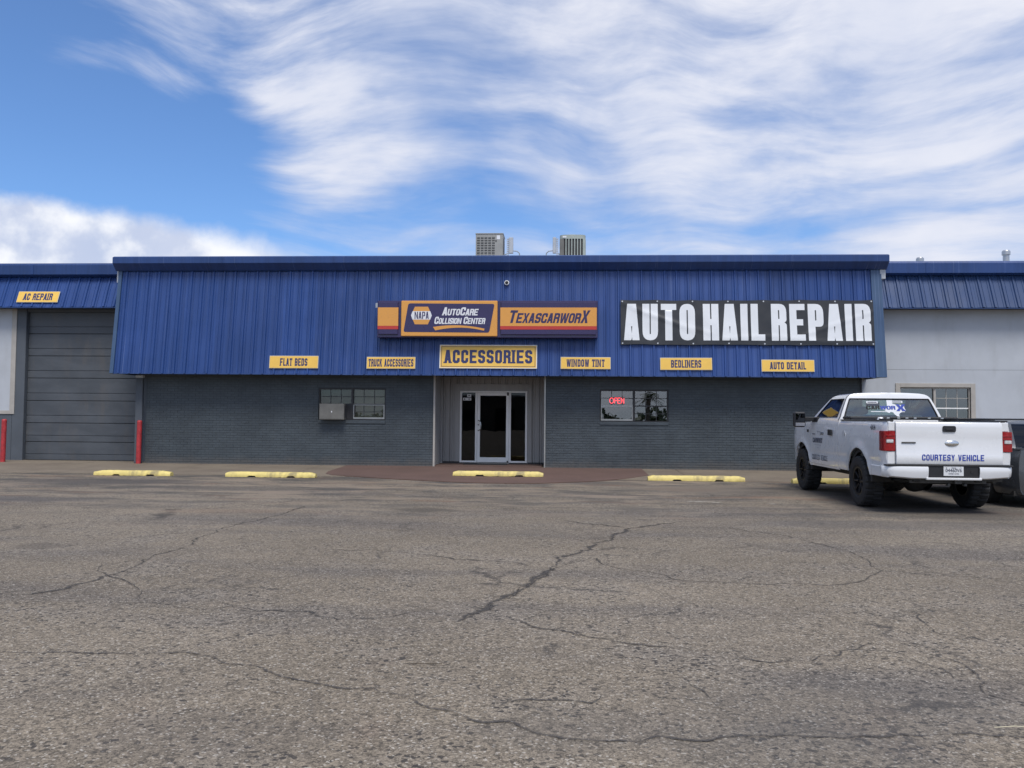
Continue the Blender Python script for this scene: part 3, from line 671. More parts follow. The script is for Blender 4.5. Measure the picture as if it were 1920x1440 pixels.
# one shared brick mesh with worn edges
me_list = []
for k in range(4):
    mb = MB(); mb.box(0, BL - HJ, 0, .03, 0, CH - MO, bev=.002)
    for v in mb.b.verts: v.co += Vector((random.uniform(-1, 1) * .0012, random.uniform(-1, 1) * .0012, random.uniform(-1, 1) * .0012))
    bmesh.ops.recalc_face_normals(mb.b, faces=mb.b.faces)
    me = bpy.data.meshes.new('brick'); mb.b.to_mesh(me); mb.b.free(); me.materials.append(M['brick']); me_list.append(me)
for (l, rr, zc, zt) in full[:300]:
    o = bpy.data.objects.new('brick', random.choice(me_list)); o.location = (l, Y0 + random.uniform(-.002, .002), zc)
    o.rotation_euler = (random.uniform(-.006, .006), 0, random.uniform(-.008, .008))
    col.objects.link(o); wparent(o, bw)
mb = MB()
for (l, rr, zc, zt) in full[300:] + odd:
    if zt - zc < .02: continue
    dy = random.uniform(-.0025, .0025); t0, t1 = random.uniform(-.0015, .0015), random.uniform(-.0015, .0015)
    b_ = mb.b; y = Y0 + dy
    vs = [b_.verts.new(v) for v in ((l + .002, y + t0, zc + .002), (rr - .002, y + t1, zc + .002), (rr - .002, y + t1, zt - .002), (l + .002, y + t0, zt - .002),
                                     (l, y + .03, zc), (rr, y + .03, zc), (rr, y + .03, zt), (l, y + .03, zt))]
    for f in ((0, 1, 2, 3), (0, 4, 5, 1), (1, 5, 6, 2), (2, 6, 7, 3), (3, 7, 4, 0)): b_.faces.new([vs[i] for i in f])
o = mb.build('brick_courses', 'brick'); o['kind'] = 'stuff'; wparent(o, bw)

# building core, roof and soffit
ch('inner_wall', 'dark', (-11.58, -3.50, 23.9, 34, -.05, 5.6), (-.37, 7.97, 23.9, 34, -.05, 5.6), (-3.5, -.37, 25.4, 34, -.05, 5.6), (-11.58, 7.97, 23.96, 34, 2.7, 5.55))
ch('side_wall', 'brick', (-11.60, -11.40, 22.81, 34, -.05, 2.62), (7.79, 7.99, 22.81, 34, -.05, 2.62))
ch('soffit', 'soffit', (-12.30, 8.40, 22.02, 23.94, 2.605, 2.64))
ch('roof_deck', 'roofing', (-12.1, 8.3, 22.6, 34, 5.56, 5.62))
# mansard
SL = math.atan2(.35, 2.89)          # slope of the metal, leaning back
MZ0, MY0, ML = 2.56, 21.95, 2.91
mans = empty('mansard_roof', (0, 0, 0), parent=shop); mans.location = (-OX, -OY, 0)
def panel_mesh(width, length, nrib=3, rib=.032):
    prof = [(0, 0)]
    p_ = width / nrib
    for i in range(nrib):
        c = p_ * (i + .5)
        for mlo in (-.105, ) if i >= 0 else (): pass
        prof += [(c - p_ * .30, 0), (c - p_ * .275, -.011), (c - p_ * .245, -.011), (c - p_ * .22, 0)]
        prof += [(c - .034, 0), (c - .016, -rib), (c + .016, -rib), (c + .034, 0)]
        prof += [(c + p_ * .22, 0), (c + p_ * .245, -.011), (c + p_ * .275, -.011), (c + p_ * .30, 0)]
    prof.append((width, 0))
    return prof
def metal_panels(parent, x0, x1, zb, yb, length, m, seed=1, slope=SL, count=None):
    rnd = random.Random(seed)
    n = count or max(1, round((x1 - x0) / .915)); wdt = (x1 - x0) / n
    prof = panel_mesh(wdt, length)
    meshes = []
    for k in range(3):
        mb = MB(); rows = []
        for s in range(9):
            u = s / 8
            rows.append([(x, y + mn.noise(Vector((x * 2.5, u * 3, k * 5 + seed))) * .0035, u * length) for x, y in prof])
        mb.grid(rows)
        # give the sheet its thickness
        bmesh.ops.recalc_face_normals(mb.b, faces=mb.b.faces)
        bmesh.ops.solidify(mb.b, geom=list(mb.b.faces), thickness=.0015)
        me = bpy.data.meshes.new('metal_panel'); mb.b.to_mesh(me); mb.b.free(); me.materials.append(M[m]); meshes.append(me)
    for i in range(n):
        o = bpy.data.objects.new('metal_panel', meshes[rnd.randrange(3)])
        o.location = (x0 + i * wdt, yb + rnd.uniform(-.002, .002), zb + rnd.uniform(-.004, .004)); o.rotation_euler = (-slope + rnd.uniform(-.0008, .0008), rnd.uniform(-.0006, .0006), 0)
        put(o, parent)
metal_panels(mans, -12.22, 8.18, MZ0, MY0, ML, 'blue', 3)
def slopebox(name, m, x0, x1, y0, y1, s0, s1, zb=MZ0, yb=MY0, parent=mans, slope=SL, bev=0):
    mb = MB().box(x0, x1, y0, y1, s0, s1, bev=bev); o = mb.build(name, m, parent); o.location = (0, yb, zb); o.rotation_euler = (-slope, 0, 0); return o
slopebox('corner_trim', 'blue_trim', -12.30, -12.20, -.042, .05, -.005, ML)
slopebox('corner_trim', 'blue_trim', 8.16, 8.43, -.042, .05, -.005, ML)
slopebox('drip_edge', 'blue_dk', -12.22, 8.16, -.012, .02, -.018, .012)
slopebox('mansard_backing', 'blue_dk', -12.24, 8.36, .02, .06, .05, ML)
def side_closure(x0, x1):
    mb = MB(); mb.prism([(MY0 + .03, MZ0), (24.0, MZ0), (24.0, 5.5), (MY0 + .37, 5.5)], x0, x1, axis='x'); o = mb.build('side_panel', 'blue_trim', mans)
side_closure(-12.29, -12.25); side_closure(8.36, 8.40)
# box gutter / coping at the top: lighter sloped cap over a darker undercut face
fp = [(22.02, 5.60), (22.02, 5.765), (22.10, 5.80), (22.75, 5.80), (22.75, 5.42), (22.22, 5.42), (22.20, 5.435)]
mb = MB(); mb.prism(fp, -12.36, 8.56, axis='x'); o = mb.build('coping', 'blue_dk'); wparent(o, shop)
for i, x in enumerate([-9.3, -6.2, -3.15, -.1, 2.95, 6.0]):
    ch('coping_joint', 'blue_dk', (x, x + .05, 22.014, 22.03, 5.60, 5.768))
ch('gutter_end', 'stucco', (8.40, 8.54, 22.24, 22.6, 5.18, 5.418))
mb = MB(); mb.prism([(22.5, 5.41), (22.5, 4.7), (22.9, 4.5), (22.9, 5.41)], 8.405, 8.50, axis='x'); wparent(mb.build('gable_end', 'stucco'), shop)
ch('gutter_end', 'stucco', (-12.34, -12.305, 22.24, 22.5, 5.1, 5.418))
ch('downspout', 'greywall', (-11.86, -11.66, 22.50, 22.60, .08, 2.46), bev=.01)
ch('downspout_elbow', 'stucco', (-11.87, -11.65, 22.49, 22.61, 2.462, 2.54), bev=.01)
ch('corner_trim', 'bronze', (7.99, 8.03, 22.57, 22.8, .07, 2.6))

# windows of the shop -------------------------------------------------
def window(parent, x0, x1, z0, z1, yf, left, right, frame='bronze', sill=None, ledge='brick', gm_='glass'):
    """two side-by-side units in one opening"""
    f = .035; xm = (x0 + x1) / 2
    fr = MB()
    fr.box(x0, x0 + f, yf + .03, yf + .12, z0, z1); fr.box(x1 - f, x1, yf + .03, yf + .12, z0, z1)
    fr.box(x0 + f, x1 - f, yf + .03, yf + .12, z1 - f, z1); fr.box(x0 + f, x1 - f, yf + .03, yf + .12, z0, z0 + f)
    fr.box(xm - .03, xm + .03, yf + .025, yf + .12, z0 + f, z1 - f)
    w_ = fr.build('window', frame); wparent(w_, parent)
    for side, (a, b) in ((left, (x0 + f, xm - .03)), (right, (xm + .03, x1 - f))):
        zlo, zhi = z0 + f, z1 - f; zm = (zlo + zhi) / 2
        mus = MB()
        def mun(lo, hi, nx, nz, m='bronze', w2=.008):
            for i in range(1, nx): x = a + (b - a) * i / nx; mus.box(x - w2, x + w2, yf + .065, yf + .082, lo, hi)
            for j in range(1, nz): z = lo + (hi - lo) * j / nz; mus.box(a, b, yf + .0645, yf + .0825, z - w2, z + w2)
        if side['mun_top']: mun(zm + .015, zhi, 3, 2)
        if side['mun_low']: mun(zlo, zm - .015, 3, 2)
        o = mus.build('muntin', side.get('mcol', 'bronze')); wparent(o, w_)
        rail = MB().box(a, b, yf + .055, yf + .10, zm - .015, zm + .015).build('meeting_rail', side.get('rail', 'bronze')); wparent(rail, w_)
        for lo, hi in ((zlo, zm - .015), (zm + .015, zhi)):
            nx, nz = (3, 2) if ((lo == zlo and side['mun_low']) or (lo != zlo and side['mun_top'])) else (1, 1)
            for i in range(nx):
                for j in range(nz):
                    g = MB().box(a + (b - a) * i / nx + .001, a + (b - a) * (i + 1) / nx - .001, yf + .072, yf + .076, lo + (hi - lo) * j / nz + .001, lo + (hi - lo) * (j + 1) / nz - .001)
                    p_ = g.build('pane', gm_); wparent(p_, w_)
        if side.get('sash'):
            s = MB(); lo, hi = zlo, zm - .015
            s.box(a, a + .022, yf + .04, yf + .064, lo, hi); s.box(b - .028, b, yf + .04, yf + .064, lo, hi); s.box(a + .022, b - .028, yf + .04, yf + .064, lo, lo + .045); s.box(a + .022, b - .028, yf + .04, yf + .064, hi - .014, hi)
            wparent(s.build('sash', 'alu'), w_)
        if side.get('blind'):
            c = MB(); zs = zlo + side.get('blind_lo', 0) * (zhi - zlo)
            n = 24
            for k in range(n):
                z = zs + (zhi - zs) * k / n; c.box(a + .005, b - .005, yf + .15, yf + .156, z, z + (zhi - zs) / n * .93)
            wparent(c.build('blind', side.get('bcol', 'blind')), w_)
    room = MB(); room.box(x0 - .3, x1 + .3, yf + .9, yf + .95, z0 - .3, z1 + .3); wparent(room.build('room_back', 'dark'), w_)
    if sill:
        s = MB()
        s.box(x0 + .002, x1 - .002, yf - .022, yf + .12, z0 - sill, z0 - .002, bev=.006)
        wparent(s.build('sill', ledge), w_)
    return w_
P0 = dict(mun_top=1, mun_low=1)
window(shop, *OPEN[0], Y0, dict(mun_top=1, mun_low=0, blind=1, bcol='blind_dk'), dict(mun_top=1, mun_low=1, sash=1, blind=1, rail='acbeige', mcol='acdark'), sill=.095, gm_='glass_clear')
window(shop, *OPEN[1], Y0, dict(mun_top=1, mun_low=0, sash=1, blind=1, blind_lo=.5, rail='alu'), dict(mun_top=1, mun_low=1, blind=0), sill=.08)

# entrance alcove -----------------------------------------------------
ent = empty('entrance_alcove', (0, 0, 0), parent=shop); ent.location = (-OX, -OY, 0)
def eb(name, m, *bx, bev=0.0, parent=ent):
    o = B(name, m, parent, *bx, bev=bev)
    if parent is not ent: o.location = (0, 0, 0)
    return o
YB = 23.9
def corrug(x0, x1, y, z0, z1, axis='x', pitch=.2):
    """vertical ribbed siding facing -Y (axis x) or along Y (axis y)"""
    prof = []; n = max(1, round((x1 - x0) / pitch)); p_ = (x1 - x0) / n
    for i in range(n):
        s = x0 + i * p_
        prof += [(s, 0), (s + p_ * .20, 0), (s + p_ * .23, .03), (s + p_ * .30, .03), (s + p_ * .33, 0), (s + p_ * .52, 0), (s + p_ * .54, .012), (s + p_ * .58, .012), (s + p_ * .60, 0)]
    prof.append((x1, 0))
    mb = MB()
    if axis == 'x': rows = [[(a, y + b, z) for a, b in prof] for z in (z0, z1)]
    else:
        sgn = 1 if y < -2 else -1
        rows = [[(y - sgn * b, a, z) for a, b in prof] for z in (z0, z1)]
    mb.grid(rows); return mb
corrug(-3.44, -3.04, YB, .105, 2.62).build('entrance_siding', 'siding', ent)
corrug(-.84, -.44, YB, .105, 2.62).build('entrance_siding', 'siding', ent)
corrug(-3.04, -.84, YB, 2.39, 2.62).build('entrance_siding', 'siding', ent)
corrug(22.63, YB, -3.455, .105, 2.62, 'y').build('entrance_siding', 'siding', ent)
corrug(22.63, YB, -.42, .105, 2.62, 'y').build('entrance_siding', 'siding', ent)
eb('corner_trim', 'tan', (-3.475, -3.425, 22.555, 22.64, .08, 2.6)); eb('corner_trim', 'alu', (-.435, -.40, 22.57, 22.64, .08, 2.6))
eb('corner_trim', 'siding', (-3.452, -3.40, YB - .045, YB + .01, .105, 2.6))
eb('door_surround', 'siding', (-3.05, -2.90, YB - .03, YB + .05, .105, 2.40), (-.95, -.83, YB - .03, YB + .05, .105, 2.40), (-2.90, -.95, YB - .03, YB + .05, 2.205, 2.40))
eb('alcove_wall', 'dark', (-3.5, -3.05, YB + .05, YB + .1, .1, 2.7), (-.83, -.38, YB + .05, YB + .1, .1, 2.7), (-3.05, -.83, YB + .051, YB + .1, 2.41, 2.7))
# storefront: outer frame, two sidelights, glass door
ZS0, ZS1 = .135, 2.20
eb('door_frame', 'whitealu', (-2.90, -2.845, YB - .05, YB + .06, ZS0, ZS1), (-1.005, -.95, YB - .05, YB + .06, ZS0, ZS1), (-2.845, -1.005, YB - .05, YB + .06, ZS1 - .05, ZS1),
   (-2.455, -2.40, YB - .05, YB + .06, ZS0, ZS1 - .05), (-1.475, -1.42, YB - .05, YB + .06, ZS0, ZS1 - .05), (-2.845, -2.455, YB - .05, YB + .06, ZS0, ZS0 + .05), (-1.42, -1.005, YB - .05, YB + .06, ZS0, ZS0 + .05), bev=.004)
eb('threshold', 'alu', (-2.40, -1.475, YB - .07, YB + .06, .105, .132))
eb('base_plate', 'acdark', (-2.9, -2.40, YB - .04, YB + .05, .105, ZS0), (-1.475, -.95, YB - .04, YB + .05, .105, ZS0), (-3.40, -2.905, YB - .035, YB + .01, .105, .16), (-.94, -.46, YB - .035, YB + .01, .105, .15))
for a, b in ((-2.845, -2.455), (-1.42, -1.005)):
    sl = eb('sidelight', 'dglass', (a + .003, b - .003, YB, YB + .008, ZS0 + .052, ZS1 - .052))
    if a < -2:
        B('sticker', 'signwhite', sl, (-2.70, -2.58, YB - .004, YB - .001, 2.02, 2.10)); B('sticker', 'signwhite', sl, (-2.82, -2.58, YB - .004, YB - .001, 1.92, 2.0))
        B('sticker_print', 'vinyl_black', sl, (-2.79, -2.755, YB - .006, YB - .0045, 1.94, 1.98), (-2.655, -2.625, YB - .006, YB - .0045, 1.94, 1.98), (-2.665, -2.615, YB - .006, YB - .0045, 2.05, 2.075))
door = eb('glass_door', 'whitealu', (-2.395, -2.315, YB - .03, YB + .02, .145, 2.145), (-1.56, -1.48, YB - .03, YB + .02, .145, 2.145), (-2.315, -1.56, YB - .03, YB + .02, 2.065, 2.145), (-2.315, -1.56, YB - .03, YB + .02, .145, .285), bev=.004)
B('pane', 'dglass', door, (-2.313, -1.562, YB - .008, YB, .287, 2.063))
mb = MB(); mb.tube([(-2.355, YB - .03, 1.34), (-2.33, YB - .09, 1.34), (-2.295, YB - .10, 1.30), (-2.285, YB - .10, 1.20), (-2.295, YB - .10, 1.10), (-2.33, YB - .09, 1.06), (-2.355, YB - .03, 1.06)], .013)
mb.build('handle', 'chrome', door, smooth=40)
B('lock_cylinder', 'acdark', door, (-2.375, -2.345, YB - .038, YB - .031, 1.205, 1.235), (-2.375, -2.34, YB - .038, YB - .031, 1.04, 1.07), (-2.375, -2.34, YB - .038, YB - .031, 1.33, 1.36))
B('closer_hinge', 'acdark', door, (-1.535, -1.485, YB - .06, YB - .031, 2.07, 2.16), (-1.53, -1.49, YB - .06, YB - .031, .14, .19))
B('push_bar', 'acdark', door, (-2.30, -1.57, YB + .03, YB + .05, 1.17, 1.20))
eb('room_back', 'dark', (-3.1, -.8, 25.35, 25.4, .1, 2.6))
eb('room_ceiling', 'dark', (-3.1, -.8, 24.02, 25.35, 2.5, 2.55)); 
eb('ceiling_lamp', 'signwhite', (-2.0, -1.6, 24.5, 24.7, 2.35, 2.38))

# ================================================================== WINGS
YW = 23.3
gw_ = empty('garage_wing', (-16, YW, 0), 'grey garage wing left of the brick shop with blue mansard and closed overhead door', 'building')
def gch(name, m, *bx, parent=gw_, bev=0.0): return wparent(B(name, m, None, *bx, bev=bev), parent)
gch('wall', 'stucco', (-26, -16.02, YW, YW + .2, 1.50, 4.55))
gch('wall_trim', 'tan', (-16.04, -15.90, YW - .03, YW + .1, 1.42, 4.50), (-26, -16.04, YW - .03, YW + .1, 1.42, 1.52))
gch('lower_wall', 'greywall', (-26, -15.98, YW - .005, YW + .2, -.05, 1.418))
gch('pier', 'greywall', (-15.975, -15.62, YW - .01, YW + .3, -.05, 4.54), (-15.98, -15.90, YW + .1, YW + .3, 1.4, 4.5), bev=.01)
gch('door_jamb', 'greywall', (-12.02, -11.62, YW - .01, YW + .3, -.05, 4.54), (-15.62, -12.02, YW + .02, YW + .3, 4.42, 4.54), bev=.01)
gch('building_shell', 'dark', (-26, -12.35, 24.0, 34, -.05, 5.5), (-11.62, -11.61, 23.3, 24, -.05, 5))
gch('roof_deck', 'roofing', (-26, -12.4, 23.4, 34, 5.60, 5.66))
# sectional door: each section a panel with two stepped faces
gd = empty('garage_door', parent=gw_); wparent(gd, gw_)
zs = 4.42; seclines = [4.42, 3.78, 3.13, 2.48, 1.82, 1.17, .62, .085]
for a, b in zip(seclines[:-1], seclines[1:]):
    mb = MB(); y = YW + .12
    h = a - b
    prof = [(y + .03, b + .004), (y, b + .010), (y, b + h * .30), (y + .014, b + h * .315), (y + .014, b + h * .335), (y, b + h * .35), (y, a - .010), (y + .03, a - .004), (y + .05, a - .004), (y + .05, b + .004)]
    mb.prism(prof, -15.61, -12.03, axis='x')
    o = mb.build('door_panel', 'doorgrey'); wparent(o, gd); o.location.y += random.uniform(-.002, .002)
gch('door_seal', 'rubber', (-15.6, -12.03, YW + .10, YW + .16, .05, .082), parent=gd)
def wing_mansard(parent, x0, x1, seed, mn_='blue'):
    mm = empty('mansard_roof', parent=parent); wparent(mm, parent)
    zb, yb, ln = 4.50, YW - .42, .98
    off = Vector(mm.location) + Vector(parent.location)
    hold = MB()
    rnd = random.Random(seed)
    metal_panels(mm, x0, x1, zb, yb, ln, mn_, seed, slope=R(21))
    B('drip_edge', 'blue_dk', mm, (x0, x1, yb - .012, yb + .04, zb - .03, zb - .005))
    B('soffit', 'soffit', mm, (x0, x1, yb + .03, YW + .25, zb - .004, zb + .03))
    mb = MB(); mb.prism([(yb + .28, 5.42), (yb + .16, 5.47), (yb + .16, 5.74), (yb + .20, 5.80), (yb + .8, 5.80), (yb + .8, 5.42)], x0, x1, axis='x'); mb.build('coping', 'blue_dk', mm)
    x = x0 + 1.5
    while x < x1:
        B('coping_clip', 'blue_dk', mm, (x, x + .06, yb + .15, yb + .162, 5.47, 5.745)); x += 3.05
    return mm
wing_mansard(gw_, -26, -12.31, 11)
rw_ = empty('side_wing', (10, YW, 0), 'pale stucco wing right of the shop with blue mansard and tan framed window', 'building')
def rch(name, m, *bx, parent=rw_, bev=0.0): return wparent(B(name, m, None, *bx, bev=bev), parent)
wx0, wx1, wz0, wz1 = 9.30, 11.18, 1.22, 2.36
rch('wall', 'stucco', (8.03, 24, YW, YW + .2, 2.846, 4.55))
rch('wall', 'stucco', (8.03, wx0, YW + .001, YW + .2, 1.52, 2.84), (wx1, 24, YW + .001, YW + .2, 1.52, 2.84), (wx0, wx1, YW + .001, YW + .2, wz1, 2.84))
rch('joint_strip', 'acdark', (8.03, 24, YW + .012, YW + .03, 2.838, 2.848))
rch('lower_wall', 'greywall', (8.03, wx0, YW - .012, YW + .2, -.05, 1.495), (wx1, 24, YW - .012, YW + .2, -.05, 1.495), (wx0, wx1, YW - .012, YW + .2, -.05, wz0))
rch('wall_cap', 'bronze', (8.03, 9.18, YW - .022, YW + .1, 1.495, 1.522), (11.30, 24, YW - .022, YW + .1, 1.495, 1.522))
rch('window_trim', 'tan', (9.18, wx0, YW - .03, YW + .1, 1.14, 2.47), (wx1, 11.30, YW - .03, YW + .1, 1.14, 2.47), (wx0, wx1, YW - .03, YW + .1, wz1, 2.47), (wx0, wx1, YW - .03, YW + .1, 1.14, wz0), bev=.004)
w2 = window(rw_, wx0, wx1, wz0, wz1, YW + .0, dict(mun_top=0, mun_low=0, blind=1, bcol='stucco', rail='tan', sash=1), dict(mun_top=1, mun_low=1, mcol='tan', rail='whitealu'), frame='tan')
rch('building_shell', 'dark', (8.03, 9.0, 24.35, 34, -.05, 5.5), (9.0, 11.6, 24.4, 34, -.05, 5.5), (11.6, 24, 24.35, 34, -.05, 5.5), (8.03, 24, 23.5, 24.35, 2.8, 4.5))
rch('roof_deck', 'roofing', (8.5, 24, 23.4, 34, 5.60, 5.66))
wing_mansard(rw_, 8.42, 24.15, 23, 'blue_wing')

# ================================================================== ROOF EQUIPMENT
def roof_pipe(x, y, z0, z1, r, label, capr=1.25):
    o = empty('roof_vent', (x, y, z0), label, 'roof vent')
    MB().cyl((0, 0, 0), (0, 0, z1 - z0 - .12), r).build('pipe', 'galv', o, smooth=40)
    MB().cyl((0, 0, z1 - z0 - .13), (0, 0, z1 - z0 - .03), r * capr, n=20).cyl((0, 0, z1 - z0 - .03), (0, 0, z1 - z0), r * capr * .9, r * capr * .8).build('cap', 'galv', o, smooth=40)
    MB().cyl((0, 0, 0), (0, 0, .05), r * 1.9, r * 1.1).build('flashing', 'galv', o, smooth=40)
    return o
roof_pipe(10.30, 24.3, 5.64, 6.13, .085, 'short capped metal vent on the roof nearer to the shop, right wing')
roof_pipe(12.70, 24.3, 5.64, 6.33, .085, 'taller capped metal vent on the roof at the far right edge', 1.3)
roof_pipe(-4.08, 24.5, 5.60, 6.24, .05, 'tiny white capped vent barely showing over the blue coping left of the boxy unit')
def lowcap(x, y, z, label):
    o = empty('roof_vent', (x, y, z), label, 'roof vent')
    MB().cyl((-.05, 0, 0), (-.05, 0, .62), .05, n=10).cyl((-.05, 0, .60), (-.05, 0, .67), .07, .05, n=10).build('pipe', 'tan', o, smooth=40)
    MB().cyl((.08, 0, 0), (.08, 0, .58), .04, n=10).build('pipe', 'tan', o, smooth=40)
lowcap(-2.72, 24.6, 5.6, 'pair of small tan pipes against the left side of the boxy roof unit')
# boxy condenser, left
hv = empty('air_conditioner', (-2.15, 24.9, 5.6), 'boxy grey rooftop condenser with a grid of louvre slots, left of the two roof units', 'air conditioner')
Wd, Dp, Ht = .82, .75, 1.32
B('casing', 'acgrey', hv, (-Wd / 2, Wd / 2, -Dp / 2, Dp / 2, 0, Ht), bev=.012)
B('top_cap', 'acgrey', hv, (-Wd / 2 - .012, Wd / 2 + .012, -Dp / 2 - .012, Dp / 2 + .012, Ht + .001, Ht + .03), bev=.008)
mb = MB()
for i in range(5):
    for j in range(14):
        x = -Wd / 2 + .04 + i * .112; z = Ht - .095 - j * .075
        mb.box(x, x + .085, -Dp / 2 - .004, -Dp / 2 + .01, z - .045, z)
        mb.box(Wd / 2 - .01, Wd / 2 + .004, -Dp / 2 + .05 + i * .13, -Dp / 2 + .15 + i * .13, z - .045, z)
mb.build('louvre', 'acdark', hv)['kind'] = 'stuff'
mb = MB()
for i in range(5):
    for j in range(14):
        x = -Wd / 2 + .04 + i * .112; z = Ht - .095 - j * .075
        mb.box(x, x + .085, -Dp / 2 - .012, -Dp / 2 - .006, z - .024, z - .018)
mb.build('louvre_blade', 'acgrey', hv)['kind'] = 'stuff'
B('label_plate', 'signwhite', hv, (.22, .32, -Dp / 2 - .005, -Dp / 2 - .001, Ht - .16, Ht - .04))
B('access_port', 'acdark', hv, (.18, .22, -Dp / 2 - .008, -Dp / 2 - .001, Ht - .23, Ht - .18))
# right round-cornered condenser
hv2 = empty('air_conditioner', (.34, 24.9, 5.6), 'greenish round cornered rooftop condenser with vertical slots, right of the two roof units', 'air conditioner')
def rrect(hx, hy, r, n=5):
    pts = []
    for cx, cy, a0 in ((hx - r, hy - r, 0), (-hx + r, hy - r, 90), (-hx + r, -hy + r, 180), (hx - r, -hy + r, 270)):
        for k in range(n + 1):
            a = R(a0 + 90 * k / n); pts.append((cx + r * math.cos(a), cy + r * math.sin(a)))
    return pts
MB().prism(rrect(.36, .36, .15), 0, 1.24, axis='z').build('coil', 'acdark', hv2, smooth=40)
MB().prism(rrect(.385, .385, .17), 1.17, 1.29, axis='z').build('top_cap', 'acgreen', hv2, smooth=40)
mb = MB(); mb.lathe([(1.29, .33), (1.315, .30), (1.325, .15), (1.33, 0.001)], axis='z', n=24); mb.build('fan_guard', 'acgreen', hv2, smooth=40)
MB().prism(rrect(.385, .385, .17), 0, .12, axis='z').build('base_pan', 'acgreen', hv2, smooth=40)
mb = MB(); ring = rrect(.375, .375, .16, 3)
for s in (-1, 1):
    for i in range(8):
        x = -.30 + i * .086
        mb.box(x, x + .028, s * .378 - .012, s * .378 + .012, .12, 1.17); mb.box(s * .378 - .012, s * .378 + .012, x, x + .028, .12, 1.17)
for cx in (-.335, .335):
    for cy in (-.335, .335): mb.cyl((cx, cy, .12), (cx, cy, 1.17), .045, n=10)
mb.build('louvre', 'acgreen', hv2)['kind'] = 'stuff'
B('service_panel', 'acbeige', hv2, (-.384, -.26, -.394, -.38, .12, 1.17))
B('label_plate', 'signwhite', hv2, (-.30, -.19, -.392, -.386, 1.20, 1.25))
# electrical disconnects on perforated posts with flexible conduit
def disconnect(x, label, sgn, bw_):
    o = empty('electrical_box', (x, 24.6, 5.72), label, 'electrical box')
    mb = MB(); mb.box(-.03, -.022, -.02, .02, 0, 1.08); mb.box(.022, .03, -.02, .02, 0, 1.08)
    for k in range(18): mb.box(-.022, .022, -.02, .02, .02 + k * .06, .05 + k * .06)
    mb.build('post', 'galv', o)
    B('box', 'galv', o, (sgn * .035 if sgn > 0 else -bw_ - .035, bw_ + .035 if sgn > 0 else -.035, -.08, .02, .62, 1.10), bev=.01)
    pts = [(sgn * (bw_ + .035), -.03, .70), (sgn * (bw_ + .15), -.03, .69), (sgn * (bw_ + .22), -.03, .63), (sgn * (bw_ + .235), -.03, .50), (sgn * (bw_ + .235), -.03, 0)]
    MB().tube(pts, .016).build('conduit', 'pvc', o, smooth=40)
    MB().tube([(-sgn * .03, 0, .62), (-sgn * .15, 0, .56), (-sgn * .24, .1, .58)], .014).build('conduit', 'pvc', o, smooth=40)
    return o
disconnect(-1.60, 'grey switch box on a perforated post beside the boxy roof unit', 1, .13)
disconnect(-.12, 'rounded grey switch box on a perforated post beside the greenish roof unit', -1, .10)

# ================================================================== SIGNS
def on_slope(x, z, off=.045):
    """sign anchor: point on the shop's mansard for a spot measured on the plane y=22.3"""
    for _ in range(3):
        y = MY0 + (z - MZ0) * math.tan(SL) - off
        k = y / 22.3; z2 = H + (z - H) * k
        y = MY0 + (z2 - MZ0) * math.tan(SL) - off; k = y / 22.3
    return x * k, y, H + (z - H) * k
def service_sign(txt, x0, x1, z0, z1, label, tw, th_, group='small yellow service signs', slope=SL, anchor=None, border=True):
    X0, y, Z0 = anchor(x0, z0) if anchor else on_slope(x0, z0)
    X1, _, Z1 = anchor(x1, z1) if anchor else on_slope(x1, z1)
    W_, H_ = X1 - X0, (Z1 - Z0) / math.cos(slope)
    o = empty('sign', (X0, y, Z0), label, 'sign', group); o.rotation_euler = (-slope, random.uniform(-.003, .003), 0)
    B('sign_edge', 'yedge', o, (0, W_, 0, .018, 0, H_), bev=.003)
    B('sign_board', 'yellow', o, (.012, W_ - .012, -.004, -.0005, .012, H_ - .012))
    tw *= W_; hh = th_ * H_
    lettering(o, txt, (W_ - tw) / 2, (H_ - hh) / 2, tw, hh, 'navy', 'block', y=-.0045, th=.002, bold=1.12)
    return o
service_sign('FLAT BEDS', -8.0, -6.62, 2.735, 3.08, 'yellow FLAT BEDS sign near the lower edge of the blue mansard', .56, .60)
service_sign('TRUCK ACCESSORIES', -5.29, -3.94, 2.735, 3.06, 'yellow TRUCK ACCESSORIES sign just left of the large centre sign', .92, .64)
service_sign('WINDOW TINT', 0.0, 1.34, 2.755, 3.08, 'yellow WINDOW TINT sign just right of the large centre sign', .76, .62)
service_sign('BEDLINERS', 2.66, 4.03, 2.74, 3.07, 'yellow BEDLINERS sign below the black banner', .58, .62)
service_sign('AUTO DETAIL', 5.33, 6.70, 2.71, 3.03, 'yellow AUTO DETAIL sign below the right part of the black banner', .68, .60)
def wing_anchor(x, z):
    sl = R(21); y = 22.88 + (z - 4.50) * math.tan(sl) - .05; k = y / 22.3
    z2 = H + (z - H) * k; y = 22.88 + (z2 - 4.50) * math.tan(sl) - .05; k = y / 22.3
    return x * k, y, H + (z - H) * k
service_sign('AC REPAIR', -15.28, -14.0, 4.555, 4.86, 'yellow AC REPAIR sign on the mansard above the garage door', .70, .62, slope=R(21), anchor=wing_anchor)
big = service_sign('ACCESSORIES', -3.29, -.63, 2.755, 3.40, 'large yellow ACCESSORIES sign with a navy border above the entrance', .90, .56, group=None)
X0, y_, Z0 = on_slope(-3.29, 2.755); X1, _, Z1 = on_slope(-.63, 3.40); W_, H_ = X1 - X0, (Z1 - Z0) / math.cos(SL)
b0, b1 = .05, .062
B('border', 'navy', big, (b0, b1, -.007, -.0042, b0, H_ - b0), (W_ - b1, W_ - b0, -.007, -.0042, b0, H_ - b0), (b1, W_ - b1, -.0068, -.0042, H_ - b1, H_ - b0), (b1, W_ - b1, -.0068, -.0042, b0, b1))
